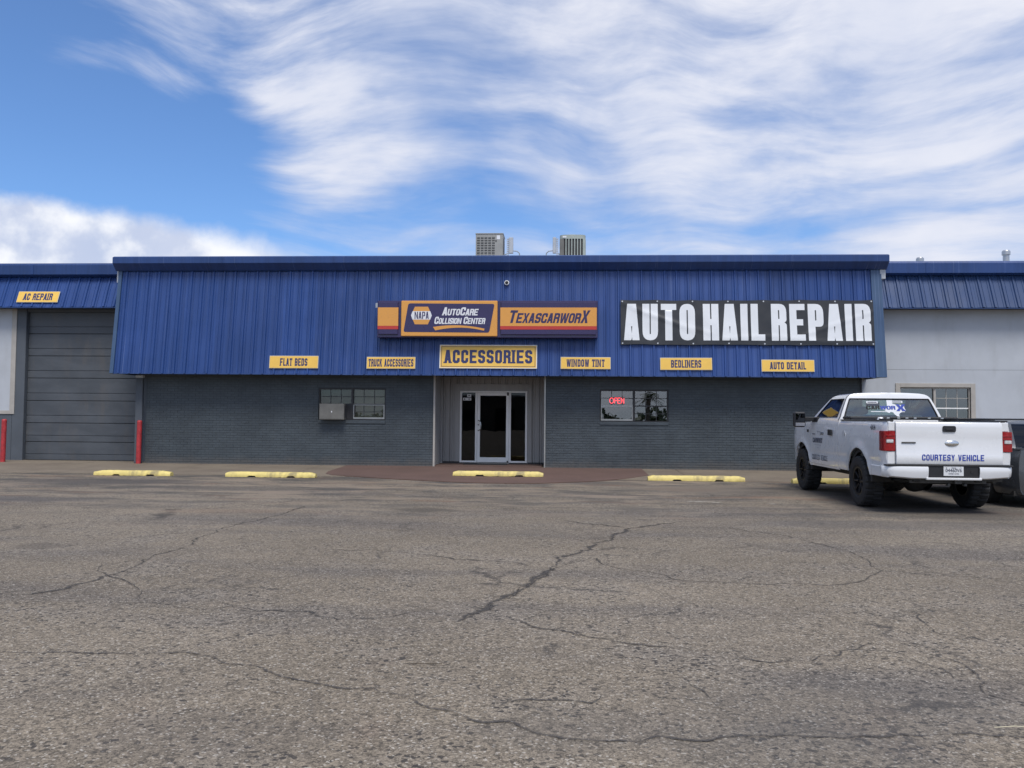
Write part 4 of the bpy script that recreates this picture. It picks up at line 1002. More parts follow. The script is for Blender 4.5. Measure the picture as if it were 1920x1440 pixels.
B('border_edge', 'signwhite', big, (.006, .022, -.006, -.0042, .006, H_ - .006), (W_ - .022, W_ - .006, -.006, -.0042, .006, H_ - .006), (.022, W_ - .022, -.0062, -.0042, H_ - .022, H_ - .006), (.022, W_ - .022, -.0062, -.0042, .006, .022))

# illuminated-type cabinet sign (unlit): three faces on one long cabinet
kx, kz = .00343, .00350
lb = empty('sign_cabinet', (-4.88, 21.74, 3.555), 'long purple and orange box sign with three faces above the entrance', 'sign')
LX = lambda zx: (zx - 135) * kx
LZ = lambda zy: (375 - zy) * kz
B('cabinet', 'purple', lb, (LX(133), LX(1840), .03, .33, LZ(378), LZ(98)), bev=.01)
B('bracket', 'galv', lb, (LX(133) - .07, LX(133) - .002, .10, .16, LZ(148), LZ(112)))
def face_panel(x0, x1, name):
    f = B(name, 'purple', lb, (LX(x0), LX(x1), -.01, .029, LZ(356), LZ(108)), bev=.012)
    B('orange_band', 'orange', f, (LX(x0) - .012, LX(x1) + .012, -.016, -.0105, LZ(291), LZ(151)))
    B('red_band', 'red', f, (LX(x0) - .012, LX(x1) + .012, -.016, -.0105, LZ(317), LZ(291.6)))
    return f
face_panel(142, 296, 'sign_face')
f3 = face_panel(1096, 1828, 'sign_face')
tx = 'TEXASCARWORX'; caps_ = [1.0] + [.78] * 10 + [1.0]
lettering(f3, tx, LX(1150), LZ(268), LX(1785) - LX(1150), LZ(172) - LZ(268), 'purple', 'heavy', y=-.0165, th=.002, shear=.28, caps=caps_)
f2 = B('sign_face', 'orange', lb, (LX(322), LX(1070), -.03, .029, LZ(370), LZ(100)), bev=.014)
def poly_plate(parent, pts, m, y, th, name, r=.0):
    rr = rounded([(p[0], p[1], 1) for p in pts], r, 4) if r else pts
    mb = MB(); mb.prism(rr, y - th, y, axis='y'); return mb.build(name, m, parent)
poly_plate(f2, [(LX(342), LZ(338)), (LX(1008), LZ(342)), (LX(1048), LZ(124)), (LX(378), LZ(120))], 'purple', -.0305, .003, 'logo_field', .06)
hexp = [(LX(400), LZ(213)), (LX(430), LZ(280)), (LX(532), LZ(280)), (LX(562), LZ(213)), (LX(532), LZ(146)), (LX(430), LZ(146))]
poly_plate(f2, hexp, 'orange', -.0340, .002, 'hexagon_badge')
poly_plate(f2, [(LX(412), LZ(244)), (LX(550), LZ(244)), (LX(562), LZ(213)), (LX(550), LZ(180)), (LX(412), LZ(180)), (LX(400), LZ(213))], 'signwhite', -.0362, .0015, 'hexagon_stripe')
lettering(f2, 'NAPA', LX(428), LZ(240), LX(538) - LX(428), LZ(184) - LZ(240), 'purple', 'cond', y=-.0380, th=.0015, bold=.9)
lettering(f2, 'AUTOCARE', LX(640), LZ(212), LX(928) - LX(640), LZ(150) - LZ(212), 'signwhite', 'heavy', y=-.0338, th=.002, shear=.22, caps=[1, .8, .8, .8, 1, .8, .8, .8])
lettering(f2, 'COLLISION CENTER', LX(580), LZ(277), LX(982) - LX(580), LZ(222) - LZ(277), 'signwhite', 'heavy', y=-.0338, th=.002, shear=.22, caps=[1] + [.82] * 9 + [1] + [.82] * 5)
def qb(a, b, c, n=12): return [((1 - k / n) ** 2 * a[0] + 2 * k / n * (1 - k / n) * b[0] + (k / n) ** 2 * c[0], (1 - k / n) ** 2 * a[1] + 2 * k / n * (1 - k / n) * b[1] + (k / n) ** 2 * c[1]) for k in range(n + 1)]
up_e = qb((572, 300), (770, 268), (972, 312)); lo_e = qb((968, 328), (790, 282), (590, 326))
poly_plate(f2, [(LX(a), LZ(b)) for a, b in up_e + lo_e][::-1], 'orange', -.0340, .002, 'swoosh')

# banner --------------------------------------------------------------
bx0, by0, bz0 = on_slope(1.61, 3.41, .05); bx1, _, bz1 = on_slope(8.22, 4.62, .05)
BW, BH = bx1 - bx0, (bz1 - bz0) / math.cos(SL)
ban = empty('banner', (bx0, by0, bz0), 'large black vinyl AUTO HAIL REPAIR banner with white capitals stretched over the mansard', 'banner'); ban.rotation_euler = (-SL, 0, 0)
def bdisp(x, z):
    v = Vector((x * 1.1 + z * 1.4, z * .9 - x * .25, 0))
    f = mn.noise(v * 1.0) * .012
    c1_ = math.exp(-((z - (1.16 - x * .42)) / .07) ** 2) * .009 * (1 if x < 1.9 else 0)
    c2_ = math.exp(-((z - (1.0 - (x - .2) * .32)) / .06) ** 2) * .008 * (1 if .3 < x < 2.4 else 0)
    c3_ = math.exp(-((z - (.10 + (6.6 - x) * .03 + .05 * math.sin(x * 2))) / .06) ** 2) * .008 * (1 if 2.6 < x < 6.5 else 0)
    c4_ = math.exp(-((z - (.35 + (x - 5.0) * .35)) / .06) ** 2) * .009 * (1 if 4.7 < x < 6.6 else 0)
    return -(f + .004 + c1_ + c2_ + c3_ + c4_ + .010)
def bedge(x, top):
    s = mn.noise(Vector((x * .9, 5 if top else 1, 0))) * .012
    sag = abs(math.sin(x / BW * math.pi * 7)) * .018
    return (s - sag) if top else (s + sag * .6)
NX, NZ = 220, 34
mb = MB(); rows = []
for j in range(NZ + 1):
    v = j / NZ; rows.append([])
    for i in range(NX + 1):
        x = BW * i / NX; lo_, hi_ = bedge(x, False), BH + bedge(x, True)
        z = lo_ + (hi_ - lo_) * v; rows[-1].append((x, bdisp(x, z), z))
mb.grid(rows); vin = mb.build('vinyl_sheet', 'vinyl_black', ban, smooth=60)
md = vin.modifiers.new('thick', 'SOLIDIFY'); md.thickness = .002; md.offset = 0
def ban_word(txt, a, b):
    mb = MB(); text_mesh(mb, txt, a, BH * .10, b - a, BH * .81, 'impact', 0, th=.002, bold=1.12)
    geom = lambda: list(mb.b.verts) + list(mb.b.edges) + list(mb.b.faces)
    x = a + .06
    while x < b:
        bmesh.ops.bisect_plane(mb.b, geom=geom(), plane_co=(x, 0, 0), plane_no=(1, 0, 0)); x += .07
    z = .1
    while z < BH:
        bmesh.ops.bisect_plane(mb.b, geom=geom(), plane_co=(0, 0, z), plane_no=(0, 0, 1)); z += .05
    for v in mb.b.verts: v.co.y += bdisp(v.co.x, v.co.z) - .005
    return mb.build('lettering', 'vinyl_white', ban, clean=False, smooth=60)
kb = BW / (1750 - 85)
ban_word('AUTO', (110 - 88) * kb, (583 - 88) * kb); ban_word('HAIL', (636 - 88) * kb, (1042 - 88) * kb); ban_word('REPAIR', (1085 - 88) * kb, (1733 - 88) * kb)
gm = None
for k in range(8):
    for top in (0, 1):
        x = .045 + (BW - .09) * k / 7; z = (BH + bedge(x, True) - .04) if top else (bedge(x, False) + .04)
        o = MB().cyl((0, 0, 0), (0, -.006, 0), .02, n=12).build('grommet', 'galv', ban) if gm is None else None
        if o is None: o = gm.copy(); col.objects.link(o); o.parent = ban
        gm = gm or o
        o.location = (x, bdisp(x, z) - .002, z)

# neon OPEN sign hung inside the right window
op = empty('neon_sign', (1.36, 22.67, 1.845), 'small glowing red OPEN neon sign in the upper left of the right window', 'sign')
def ntube(pts, nm='neon_letter'):
    mb = MB(); mb.tube([(p[0] * .12 + p[2] if len(p) > 2 else p[0], 0, p[1] * .15) for p in pts], .006, n=8); return mb.build(nm, 'neon', op, smooth=50)
def arcp(cx, cz, rx, rz, a0, a1, ox, n=14): return [(cx + rx * math.cos(R(a0 + (a1 - a0) * k / n)), cz + rz * math.sin(R(a0 + (a1 - a0) * k / n)), ox) for k in range(n + 1)]
ntube(arcp(.45, .5, .45, .5, 0, 360, -.02))
ntube([(0, 0, .115), (0, 1, .115)]); 
ntube([(0, 1, .118)] + arcp(.30, .74, .30, .26, 90, -90, .118) + [(0, .48, .118)])
ntube([(.6, 0, .20), (0, 0, .20), (0, 1, .20), (.6, 1, .20)]); ntube([(0, .5, .20), (.5, .5, .20)])
ntube([(0, 0, .293), (0, 1, .293), (.6, 0, .293), (.6, 1, .293)])
op.location.y = 22.655; op.scale = (1, 1, 1)
B('bracket', 'blackplastic', op, (-.03, .38, .012, .02, .155, .17), (-.03, .38, .012, .02, -.02, -.005))

# window air conditioner sticking out of the left window
ac = empty('window_air_conditioner', (-6.25, 22.62, 1.325), 'grey box air conditioner sticking out of the lower left of the left window', 'air conditioner')
B('casing', 'acbeige', ac, (-.345, .345, -.26, .35, .01, .45), bev=.012)
B('rear_plate', 'acbeige', ac, (-.315, .315, -.266, -.261, .035, .425), bev=.002)
mb = MB()
for k in range(12): mb.box(.3455, .3505, -.23, -.02, .07 + k * .028, .083 + k * .028)
mb.build('louvre', 'acdark', ac)['kind'] = 'stuff'
B('side_filler', 'acdark', ac, (.352, .58, .03, .05, .01, .44))
B('badge', 'signwhite', ac, (-.01, .015, -.269, -.2665, .21, .25))
# security camera
camx, camy, camz = on_slope(-1.47, 5.09, .05)
dc = empty('security_camera', (camx, camy, camz), 'small white round dome camera under the coping above the centre signs', 'camera')
MB().cyl((0, .02, 0), (0, -.035, 0), .07, .062, n=24).build('housing', 'whitealu', dc, smooth=40)
mb = MB(); mb.lathe([(-.036, .045), (-.055, .038), (-.068, .022), (-.072, .001)], axis='y', n=20); mb.build('dome', 'blackplastic', dc, smooth=60)

# ================================================================== BOLLARDS, WHEEL STOPS
for i, (x, lean, lab) in enumerate([(-15.62, .010, 'red steel bollard at the left edge of the photo beside the garage pier'), (-11.70, .006, 'red steel bollard between the garage door and the brick wall')]):
    o = empty('bollard', (x, 22.45, wz(22.4)), lab, 'bollard', 'red bollards guarding the garage door'); o.rotation_euler = (0, lean, 0)
    MB().cyl((0, 0, -.05), (0, 0, 1.16), .066, n=24).build('post', 'bollard', o, smooth=40)
    mb = MB(); mb.lathe([(1.16, .066), (1.185, .06), (1.20, .03), (1.203, .001)], axis='z', n=24); mb.build('cap', 'bollard', o, smooth=60)
stops = [(-10.97, -9.12, 19.07, 'yellow concrete wheel stop with broken tapered ends in front of the garage door', 1),
         (-7.82, -5.68, 19.1, 'yellow wheel stop below the left window, second from the left', 0),
         (-2.58, -.40, 20.0, 'yellow wheel stop on the brown apron in front of the glass door', 0),
         (2.05, 4.28, 19.6, 'yellow wheel stop below the right window, left of the white truck', 0),
         (5.28, 7.45, 19.3, 'yellow wheel stop in the shade under the nose of the white truck', 0)]
for (x0, x1, y, lab, broken) in stops:
    L = x1 - x0; base = max(.0, wz(y)) if y > 19.7 else 0
    if y > 19.7: base = wz(y) + .01
    o = empty('wheel_stop', ((x0 + x1) / 2, y, base), lab, 'wheel stop', 'yellow wheel stops'); o.rotation_euler = (0, 0, random.uniform(-.008, .008))
    mb = MB(); n = 60; prof = [(-.10, 0), (-.10, .04), (-.085, .085), (-.06, .118), (.06, .118), (.085, .085), (.10, .04), (.10, 0)]
    rows = []
    for k in range(n + 1):
        u = k / n; x = -L / 2 + L * u; e = min(u, 1 - u) * L
        sc_ = min(1, .72 + e / (.12 if not broken else .22) * .28); sy = min(1, .85 + e / .08 * .15)
        notch = .032 if any(abs(x - c) < .09 for c in (-L * .20, L * .24)) else 0
        r_ = []
        for (py_, pz_) in prof:
            j = mn.noise(Vector((x * 9, py_ * 20, pz_ * 20 + x0))) * .006
            z = pz_ * sc_ + (j if pz_ > 0 else 0)
            if pz_ <= 0: z = notch + max(0, mn.noise(Vector((x * 14, py_ * 30, x0)))) * .014
            r_.append((x + (j * 2 if k in (0, n) else 0), py_ * sy + j, max(z, notch if pz_ < .05 else 0)))
        rows.append(r_)
    vr = mb.grid(rows)
    mb.b.faces.new(vr[0]); mb.b.faces.new(vr[-1][::-1])
    mb.build('stop_body', 'stop', o, smooth=50)
    for c in (-L * .36, L * .36):
        MB().cyl((c, 0, .112), (c, 0, .125), .016, n=10).build('anchor_pin', 'frame_steel', o)
    mb = MB()
    for c in (-L * .20, L * .24): mb.box(c - .085, c + .085, -.06, .06, 0, .024)
    mb.build('drain_slot', 'under', o)

# mat and small litter
fm = B('door_mat', 'mat', None, (-2.72, -1.5, 23.2, 23.78, .106, .118), bev=.003); tag(fm, 'dark rubber mat lying at the foot of the glass door', 'mat')
tw_ = MB().tube([(-.87, 4.86, .004), (-.80, 4.852, .012), (-.74, 4.862, .007), (-.68, 4.856, .010)], .0022, n=6).build('twig', 'twig'); tag(tw_, 'thin dark twig on the asphalt in the foreground, left of centre', 'twig')
st_ = MB().tube([(2.05, 4.09, .008), (2.15, 4.098, .014), (2.30, 4.10, .008)], .0022, n=6).build('straw', 'straw'); tag(st_, 'pale dry straw on the asphalt at the right edge of the foreground', 'straw')

# ================================================================== WHEELS
def wheel(parent, loc, rad, wid, rimr, rimm, lugs=28, side=-1, chunky=True):
    """axis along x; side=-1: outer face towards -x"""
    o = empty('wheel', loc, parent=parent)
    mb = MB(); h = wid / 2; n = lugs * 4
    rings = []
    prof = [(-h * .82, rimr), (-h * .96, rimr + .04), (-h, rad * .80), (-h * .95, rad * .93), (-h * .80, rad * .985), (-h * .45, rad), (-h * .05, rad), (h * .05, rad), (h * .45, rad), (h * .80, rad * .985), (h * .95, rad * .93), (h, rad * .80), (h * .96, rimr + .04), (h * .82, rimr)]
    for k in range(n):
        a = k * 2 * math.pi / n; ring = []
        for idx, (t_, r_) in enumerate(prof):
            rr = r_
            if chunky and 3 <= idx <= 10:
                ph = (k + (2 if idx >= 7 else 0)) % 4
                if ph == 0: rr -= .016
                if idx in (6, 7): rr -= .012
            ring.append(mb.b.verts.new((t_, rr * math.cos(a), rr * math.sin(a))))
        rings.append(ring)
    for k in range(n):
        a, b = rings[k], rings[(k + 1) % n]
        for i in range(len(prof) - 1): mb.b.faces.new((a[i], a[i + 1], b[i + 1], b[i]))
    mb.build('tyre', 'rubber', o, smooth=20)
    s = side; mb = MB()
    mb.lathe([(s * h * .86, rimr + .006), (s * h * .84, rimr - .02), (s * h * .55, rimr - .03), (-s * h * .8, rimr - .02), (-s * h * .82, rimr + .004)], n=40)
    mb.lathe([(s * h * .30, rimr - .03), (s * h * .28, .10), (s * h * .50, .075), (s * h * .60, .05), (s * h * .62, .001)], n=32)
    for k in range(8):
        a = k * math.pi / 4; ca, sa = math.cos(a), math.sin(a)
        p0 = Vector((s * h * .58, .06 * ca, .06 * sa)); p1 = Vector((s * h * .72, (rimr - .02) * ca, (rimr - .02) * sa))
        mb.cyl(p0, p1, .022, .017, n=6)
    mb.build('rim', rimm, o, smooth=30)
    return o

# ================================================================== WHITE PICKUP
tk = empty('pickup_truck', (6.00, 13.15, 0), 'lifted white regular cab pickup with COURTESY VEHICLE on its tailgate, parked nose to the shop', 'pickup truck')
ZL, WC = .48, .965
AX_R, AX_F = 1.20, 4.42
def bw_at(z):
    pts = [(.50, .925), (.60, .952), (.72, .962), (.80, .957), (.86, .968), (1.05, .972), (1.20, .965), (1.32, .952), (1.38, .940), (1.42, .922), (1.445, .895)]
    for (a, b), (c, d_) in zip(pts[:-1], pts[1:]):
        if z <= c: u = max(0, (z - a) / (c - a)); return b + (d_ - b) * u
    return pts[-1][1]
ARC_R, ARC_Z = .515, .47
def zb_(y, base):
    z = base
    for ax in (AX_R, AX_F):
        dd = abs(y - ax)
        if dd < ARC_R: z = max(z, ARC_Z + math.sqrt(ARC_R ** 2 - dd ** 2))
    return z
def side_sheet(y0, y1, base, ztop, m, name, s, parent, nv=22, thick=.018, extra=None, inset=None):
    ysn = set([y0, y1]); k = y0
    while k < y1: ysn.add(round(k, 4)); k += .08
    for ax in (AX_R, AX_F):
        for a in range(0, 181, 6):
            y = ax + ARC_R * math.cos(R(a))
            if y0 < y < y1: ysn.add(y)
        for e in (-ARC_R - .001, ARC_R + .001):
            if y0 < ax + e < y1: ysn.add(ax + e)
    ysn = sorted(ysn); rows = []
    for y in ysn:
        b = zb_(y, base(y) if callable(base) else base); tp = ztop(y) if callable(ztop) else ztop
        r_ = []
        for j in range(nv + 1):
            z = b + (tp - b) * j / nv; x = bw_at(z)
            for ax in (AX_R, AX_F):
                dr = math.hypot(y - ax, z - ARC_Z) - ARC_R
                if z > ARC_Z - .3: x += .022 * math.exp(-(dr / .085) ** 2)
            if inset: x -= inset(y, z)
            r_.append((s * x, y, z))
        rows.append(r_)
    mb = MB(); mb.grid(rows); bmesh.ops.recalc_face_normals(mb.b, faces=mb.b.faces)
    # make sure normals face outward
    mb.b.faces.ensure_lookup_table()
    if mb.b.faces[0].normal.x * s < 0: bmesh.ops.reverse_faces(mb.b, faces=mb.b.faces)
    bmesh.ops.solidify(mb.b, geom=list(mb.b.faces), thickness=thick)
    return mb.build(name, m, parent, smooth=38, clean=False)
def cornering(y, z):          # the bed side turns in towards the tail
    return .035 * max(0, (.22 - y) / .14) ** 2
bed = empty('bed', parent=tk)
for s in (-1, 1):
    o = side_sheet(.085, 2.235, .565, 1.435, 'truck', 'bed_side', s, bed, inset=cornering)
    B('bed_rail_cap', 'blackplastic', bed, (min(s * .80, s * .925), max(s * .80, s * .925), .12, 2.23, 1.436, 1.458), bev=.008)
    B('inner_side', 'truck', bed, (min(s * .79, s * .81), max(s * .79, s * .81), .12, 2.2, .80, 1.435))
    B('wheel_arch_liner', 'under', bed, (min(s * .60, s * .79), max(s * .60, s * .79), .68, 1.72, .78, 1.0))
B('bed_floor', 'under', bed, (-.80, .80, .12, 2.2, .775, .80)); B('front_wall', 'truck', bed, (-.80, .80, 2.17, 2.21, .80, 1.42))
# rear corner posts either side of the tailgate
for s in (-1, 1):
    B('corner_post', 'truck', bed, (min(s * .805, s * .925), max(s * .805, s * .925), .07, .115, .77, .968), bev=.008)
    B('corner_cap', 'truck', bed, (min(s * .805, s * .905), max(s * .805, s * .905), .07, .115, 1.285, 1.425), bev=.008)
# folded tonneau cover and clamps behind the cab
tn = empty('tonneau_cover', parent=tk)
B('rolled_cover', 'blackplastic', tn, (-.93, .93, 1.72, 2.10, 1.459, 1.515), bev=.02)
B('cover_rail', 'blackplastic', tn, (-.90, -.82, .2, 1.72, 1.459, 1.478), (.80, .90, .45, 1.72, 1.459, 1.492), bev=.006)
mb = MB()
for x in (-.30, -.12, .02, .16, .40, .62): mb.box(x, x + .05, 1.70, 1.719, 1.478, 1.50, bev=.003)
mb.build('clamp', 'chrome', tn)
for x in (-.86, .05): MB().cyl((x, .5, 1.457), (x, .5, 1.50), .055, .035, n=16).build('tie_down', 'truck', tn, smooth=50) if x < 0 else None
# tailgate
tgp = [(.045, .775), (.035, .80), (.030, .92), (.040, .94), (.046, 1.20), (.040, 1.34), (.045, 1.405), (.06, 1.425), (.11, 1.425), (.11, .775)]
mb = MB(); mb.prism(tgp, -.798, .798, axis='x'); bmesh.ops.bevel(mb.b, geom=[e for e in mb.b.edges if abs(e.verts[0].co.x - e.verts[1].co.x) < 1e-6], offset=.006, segments=1, affect='EDGES')
tg = mb.build('tailgate', 'truck', tk, smooth=40)
for v in ():
    pass
mb = MB(); mb.prism(rounded([(-.10, 1.275, 1), (.10, 1.275, 1), (.10, 1.37, 1), (-.10, 1.37, 1)], .03, 3), .028, .05, axis='y'); mb.build('handle_bezel', 'blackplastic', tg, smooth=40)
B('handle', 'seam', tg, (-.06, .06, .020, .0275, 1.30, 1.335), bev=.004)
mb = MB()
for k in range(32): pass
mb.lathe([(.0, .001), (.004, .5), (.012, .85), (.022, 1.0)], axis='y', n=32)
for v in mb.b.verts: v.co.x *= .108; v.co.z *= .052; v.co.y = .018 + v.co.y * 1.1
em = mb.build('oval_emblem', 'chrome', tg, smooth=60); em.location = (.04, 0, 1.10)
B('model_badge', 'frame_steel', tg, (-.72, -.505, .030, .040, 1.095, 1.118), bev=.004)
lettering(tg, 'COURTESY VEHICLE', -.415, .835, .93, .092, 'bluetext', 'sans', y=.030, th=.003, bold=1.15)
# tail lamps: red, clear, red
for s in (-1, 1):
    xi, xo = .80, .972
    def lens(z0_, z1_, m, nm, par):
        pts = [(s * xi, .062), (s * (xo - .05), .055), (s * (xo - .006), .085), (s * (xo + .004), .14), (s * (xo + .004), .26), (s * (xo - .05), .26), (s * xi, .12)]
        mb = MB(); mb.prism(pts, z0_, z1_, axis='z', bev=.006); return mb.build(nm, m, par, smooth=40)
    tl = lens(.972, 1.283, 'tail', 'tail_light', tk)
    a_, b_2 = sorted((s * .835, s * .94)); B('clear_lens', 'lensw', tl, (a_, b_2, .045, .075, 1.10, 1.15), bev=.006)
    a_, b_2 = sorted((s * .81, s * .95)); B('lens_rib', 'tail', tl, (a_, b_2, .049, .07, 1.16, 1.175), (a_, b_2, .049, .07, 1.21, 1.222), bev=.003)
# rear bumper: white shells either side of the black plate recess, step pad on top
bmp = empty('rear_bumper', parent=tk)
def bump_part(x0, x1, z0, z1, m, name, yb0=0.0, wrap=None):
    mb = MB(); n = 10; rows = []
    for i in range(n + 1):
        x = x0 + (x1 - x0) * i / n; ax_ = abs(x)
        y = .035 * (ax_ / .97) ** 3 + (.12 * max(0, (ax_ - .88) / .11) ** 2) + yb0
        zz0 = z0 + .035 * max(0, (ax_ - .55) / .45)
        rows.append([(x, y + .05, z1), (x, y + .012, z1 - .004), (x, y, z1 - .03), (x, y + .002, (zz0 + z1) / 2), (x, y + .018, zz0 + .02), (x, y + .06, zz0)])
    mb.grid(rows); bmesh.ops.recalc_face_normals(mb.b, faces=mb.b.faces); bmesh.ops.solidify(mb.b, geom=list(mb.b.faces), thickness=.012)
    return mb.build(name, m, bmp, smooth=40, clean=False)
bump_part(-.985, -.33, .545, .742, 'truck', 'bumper_shell'); bump_part(.44, .985, .545, .742, 'truck', 'bumper_shell')
B('bumper_lower_lip', 'truck', bmp, (-.36, .47, .004, .06, .535, .572), bev=.008)
B('plate_recess', 'blackplastic', bmp, (-.33, .44, .035, .06, .58, .765), bev=.004)
B('step_pad', 'blackplastic', bmp, (-.95, .95, .022, .16, .744, .768), bev=.006)
for s in (-1, 1): 
    B('bumper_end', 'truck', bmp, (min(s * .952, s * .978), max(s * .952, s * .978), .17, .62 if s < 0 else .4, .57, .735), bev=.008)
pl = B('licence_plate', 'plate', tk, (-.095, .205, .026, .031, .60, .745), bev=.002)
def bfont(parent, txt, loc, size, m, name='lettering', rz=0, mirror_y=False, wscale=1.0):
    cu = bpy.data.curves.new(name, 'FONT'); cu.body = txt; cu.size = size; cu.extrude = .0008; cu.align_x = 'CENTER'; cu.offset = size * .015
    ob = bpy.data.objects.new(name, cu); col.objects.link(ob)
    dg = bpy.context.evaluated_depsgraph_get(); me = bpy.data.meshes.new_from_object(ob.evaluated_get(dg)); bpy.data.objects.remove(ob)
    me.materials.clear(); me.materials.append(M[m])
    o = bpy.data.objects.new(name, me); put(o, parent); o.location = loc; o.rotation_euler = (R(90), 0, rz); o.scale = (wscale, 1, 1); return o
bfont(pl, '04460V6', (.055, .0245, .66), .074, 'greytext', wscale=.92)
bfont(pl, 'TEXAS', (.055, .0245, .715), .022, 'greytext')
bfont(pl, 'EXPIRES  BUYER', (.055, .0245, .625), .022, 'greytext')
B('plate_bolt', 'chrome', pl, (-.06, -.045, .022, .0255, .722, .733), (.155, .17, .022, .0255, .722, .733)) 
B('keyhole', 'seam', bmp, (.245, .262, .030, .0345, .715, .728))
MB().cyl((.34, .034, .665), (.34, .028, .665), .028, n=16).build('trailer_socket', 'seam', bmp, smooth=40)
# cab lower body and front wings
def cab_top(y): return 1.40 if y < 4.0 else 1.40 - .06 * ((y - 4.0) / 1.1) ** 2
def nosein(y, z): return .10 * max(0, (y - 4.85) / .5) ** 2
door_y0, door_y1 = 2.44, 3.93
for s in (-1, 1):
    side_sheet(2.25, door_y0 - .004, .545, cab_top, 'truck', 'cab_corner', s, tk, nv=20)
    dr = side_sheet(door_y0 + .004, door_y1 - .004, .59, cab_top, 'truck', 'door', s, tk, nv=20)
    side_sheet(door_y0 + .004, door_y1 - .004, .545, .584, 'truck', 'rocker_panel', s, tk, nv=2)
    side_sheet(door_y1 + .004, 5.25, .60, cab_top, 'truck', 'front_wing', s, tk, nv=20, inset=nosein)
    X = s * .978
    B('door_handle', 'blackplastic', dr, (min(X, X + s * .03), max(X, X + s * .03), 2.52, 2.70, 1.16, 1.27), bev=.01)
    if s < 0:
        L1 = MB(); text_mesh(L1, 'CARWORX', 0, 0, .62, .095, 'heavy', 0, th=.002, shear=.2); a = L1.build('lettering', 'greytext', dr, clean=False); a.rotation_euler = (0, 0, R(-90)); a.location = (-.973, 3.72, 1.00)
        L2 = MB(); text_mesh(L2, 'COURTESY VEHICLE', 0, 0, .95, .10, 'sans', 0, th=.002); a = L2.build('lettering', 'greytext', dr, clean=False); a.rotation_euler = (0, 0, R(-90)); a.location = (-.960, 3.80, .665)
        B('logo_outline', 'greytext', dr, (-.976, -.973, 3.05, 3.25, 1.19, 1.205), (-.976, -.973, 3.55, 3.74, 1.16, 1.175), (-.976, -.973, 3.24, 3.45, 1.22, 1.226), (-.976, -.973, 3.2, 3.62, .955, .960), (-.976, -.973, 3.35, 3.45, .90, .905), (-.976, -.973, 3.05, 3.25, 1.165, 1.18))
        L3 = MB(); text_mesh(L3, 'X', 0, 0, .09, .055, 'heavy', 0, th=.002); a = bfont(bed, '4X4', (-.962, .56, 1.295), .12, 'greytext', rz=R(-90))
        MB().cyl((0, 0, 0), (-.004, 0, 0), .085, n=28).build('fuel_door', 'truck', bed, loc=(-.966, 1.92, 1.18), smooth=30)
        B('fuel_latch', 'chrome', bed, (-.976, -.968, 1.84, 1.865, 1.165, 1.21))
        B('wing_badge', 'blackplastic', tk, (-.978, -.968, 4.00, 4.09, 1.20, 1.25))
# hood and nose
mb = MB(); rows = []
for i in range(13):
    y = 3.93 + (5.28 - 3.93) * i / 12; u = i / 12
    hw = .90 - .02 * u - .10 * max(0, u - .75) * 2; rows.append([(x * hw, y + (.06 * (1 - (x) ** 2) if i == 12 else 0), 1.40 + .05 * (1 - x * x) - .055 * u ** 2 + .015 * (1 if abs(abs(x) - .55) < .08 else 0) - (.08 if i == 12 else 0)) for x in [k / 10 - 1 for k in range(21)]])
mb.grid(rows); mb.build('hood', 'truck', tk, smooth=40)
B('front_fascia', 'blackplastic', tk, (-.80, .80, 5.18, 5.24, .80, 1.30)); 
mb = MB()
for k in range(5): mb.box(-.50, .50, 5.241, 5.28, .92 + k * .07, .95 + k * .07, bev=.005)
mb.build('grille', 'chrome', tk)
for s in (-1, 1): B('headlight', 'lensw', tk, (min(s * .56, s * .86), max(s * .56, s * .86), 5.10, 5.27, 1.0, 1.24), bev=.03)
B('front_bumper', 'truck', tk, (-.84, .84, 5.20, 5.42, .62, .86), bev=.04)
# cab greenhouse built on hoops
ROOFPTS = [(1.36, .945), (1.44, .925), (1.485, .900), (1.50, .893), (1.60, .855), (1.72, .805), (1.835, .755), (1.875, .730), (1.905, .695), (1.925, .645), (1.94, .56), (1.952, .35), (1.957, .12), (1.958, 0)]
def hw_z(z):
    for (a, b), (c, d_) in zip(ROOFPTS[:-1], ROOFPTS[1:]):
        if z <= c + 1e-9: return b + (d_ - b) * (z - a) / (c - a)
    return 0
def y_rear(z): return 2.27 + .15 * max(0, (z - 1.44) / .5) ** 1.1
def y_front(z): 
    if z < 1.44: return 3.96
    u = (z - 1.44) / .5; return 3.96 - .80 * u ** 1.05 - .28 * max(0, u - .86) * 2
cabm = MB(); US = [0, .03, .105, .12, .5, .885, .93, .97, 1.0]
def hoop_pt(u, k):
    # k index over mirrored ROOFPTS
    n = len(ROOFPTS)
    if k < n: z, x = ROOFPTS[k]; s = -1
    else: z, x = ROOFPTS[2 * n - 2 - k]; s = 1
    a, b = y_rear(z), y_front(z); return Vector((s * x, a + (b - a) * u, z))
NK = 2 * len(ROOFPTS) - 1
vr = [[cabm.b.verts.new(hoop_pt(u, k)) for k in range(NK)] for u in US]
sidewin = []
for i in range(len(US) - 1):
    for k in range(NK - 1):
        kk = k if k < len(ROOFPTS) - 1 else NK - 2 - k        # band index from the belt
        is_win = (3 <= kk <= 5) and (3 <= i <= 4)
        if is_win: continue
        cabm.b.faces.new((vr[i][k], vr[i][k + 1], vr[i + 1][k + 1], vr[i + 1][k]))
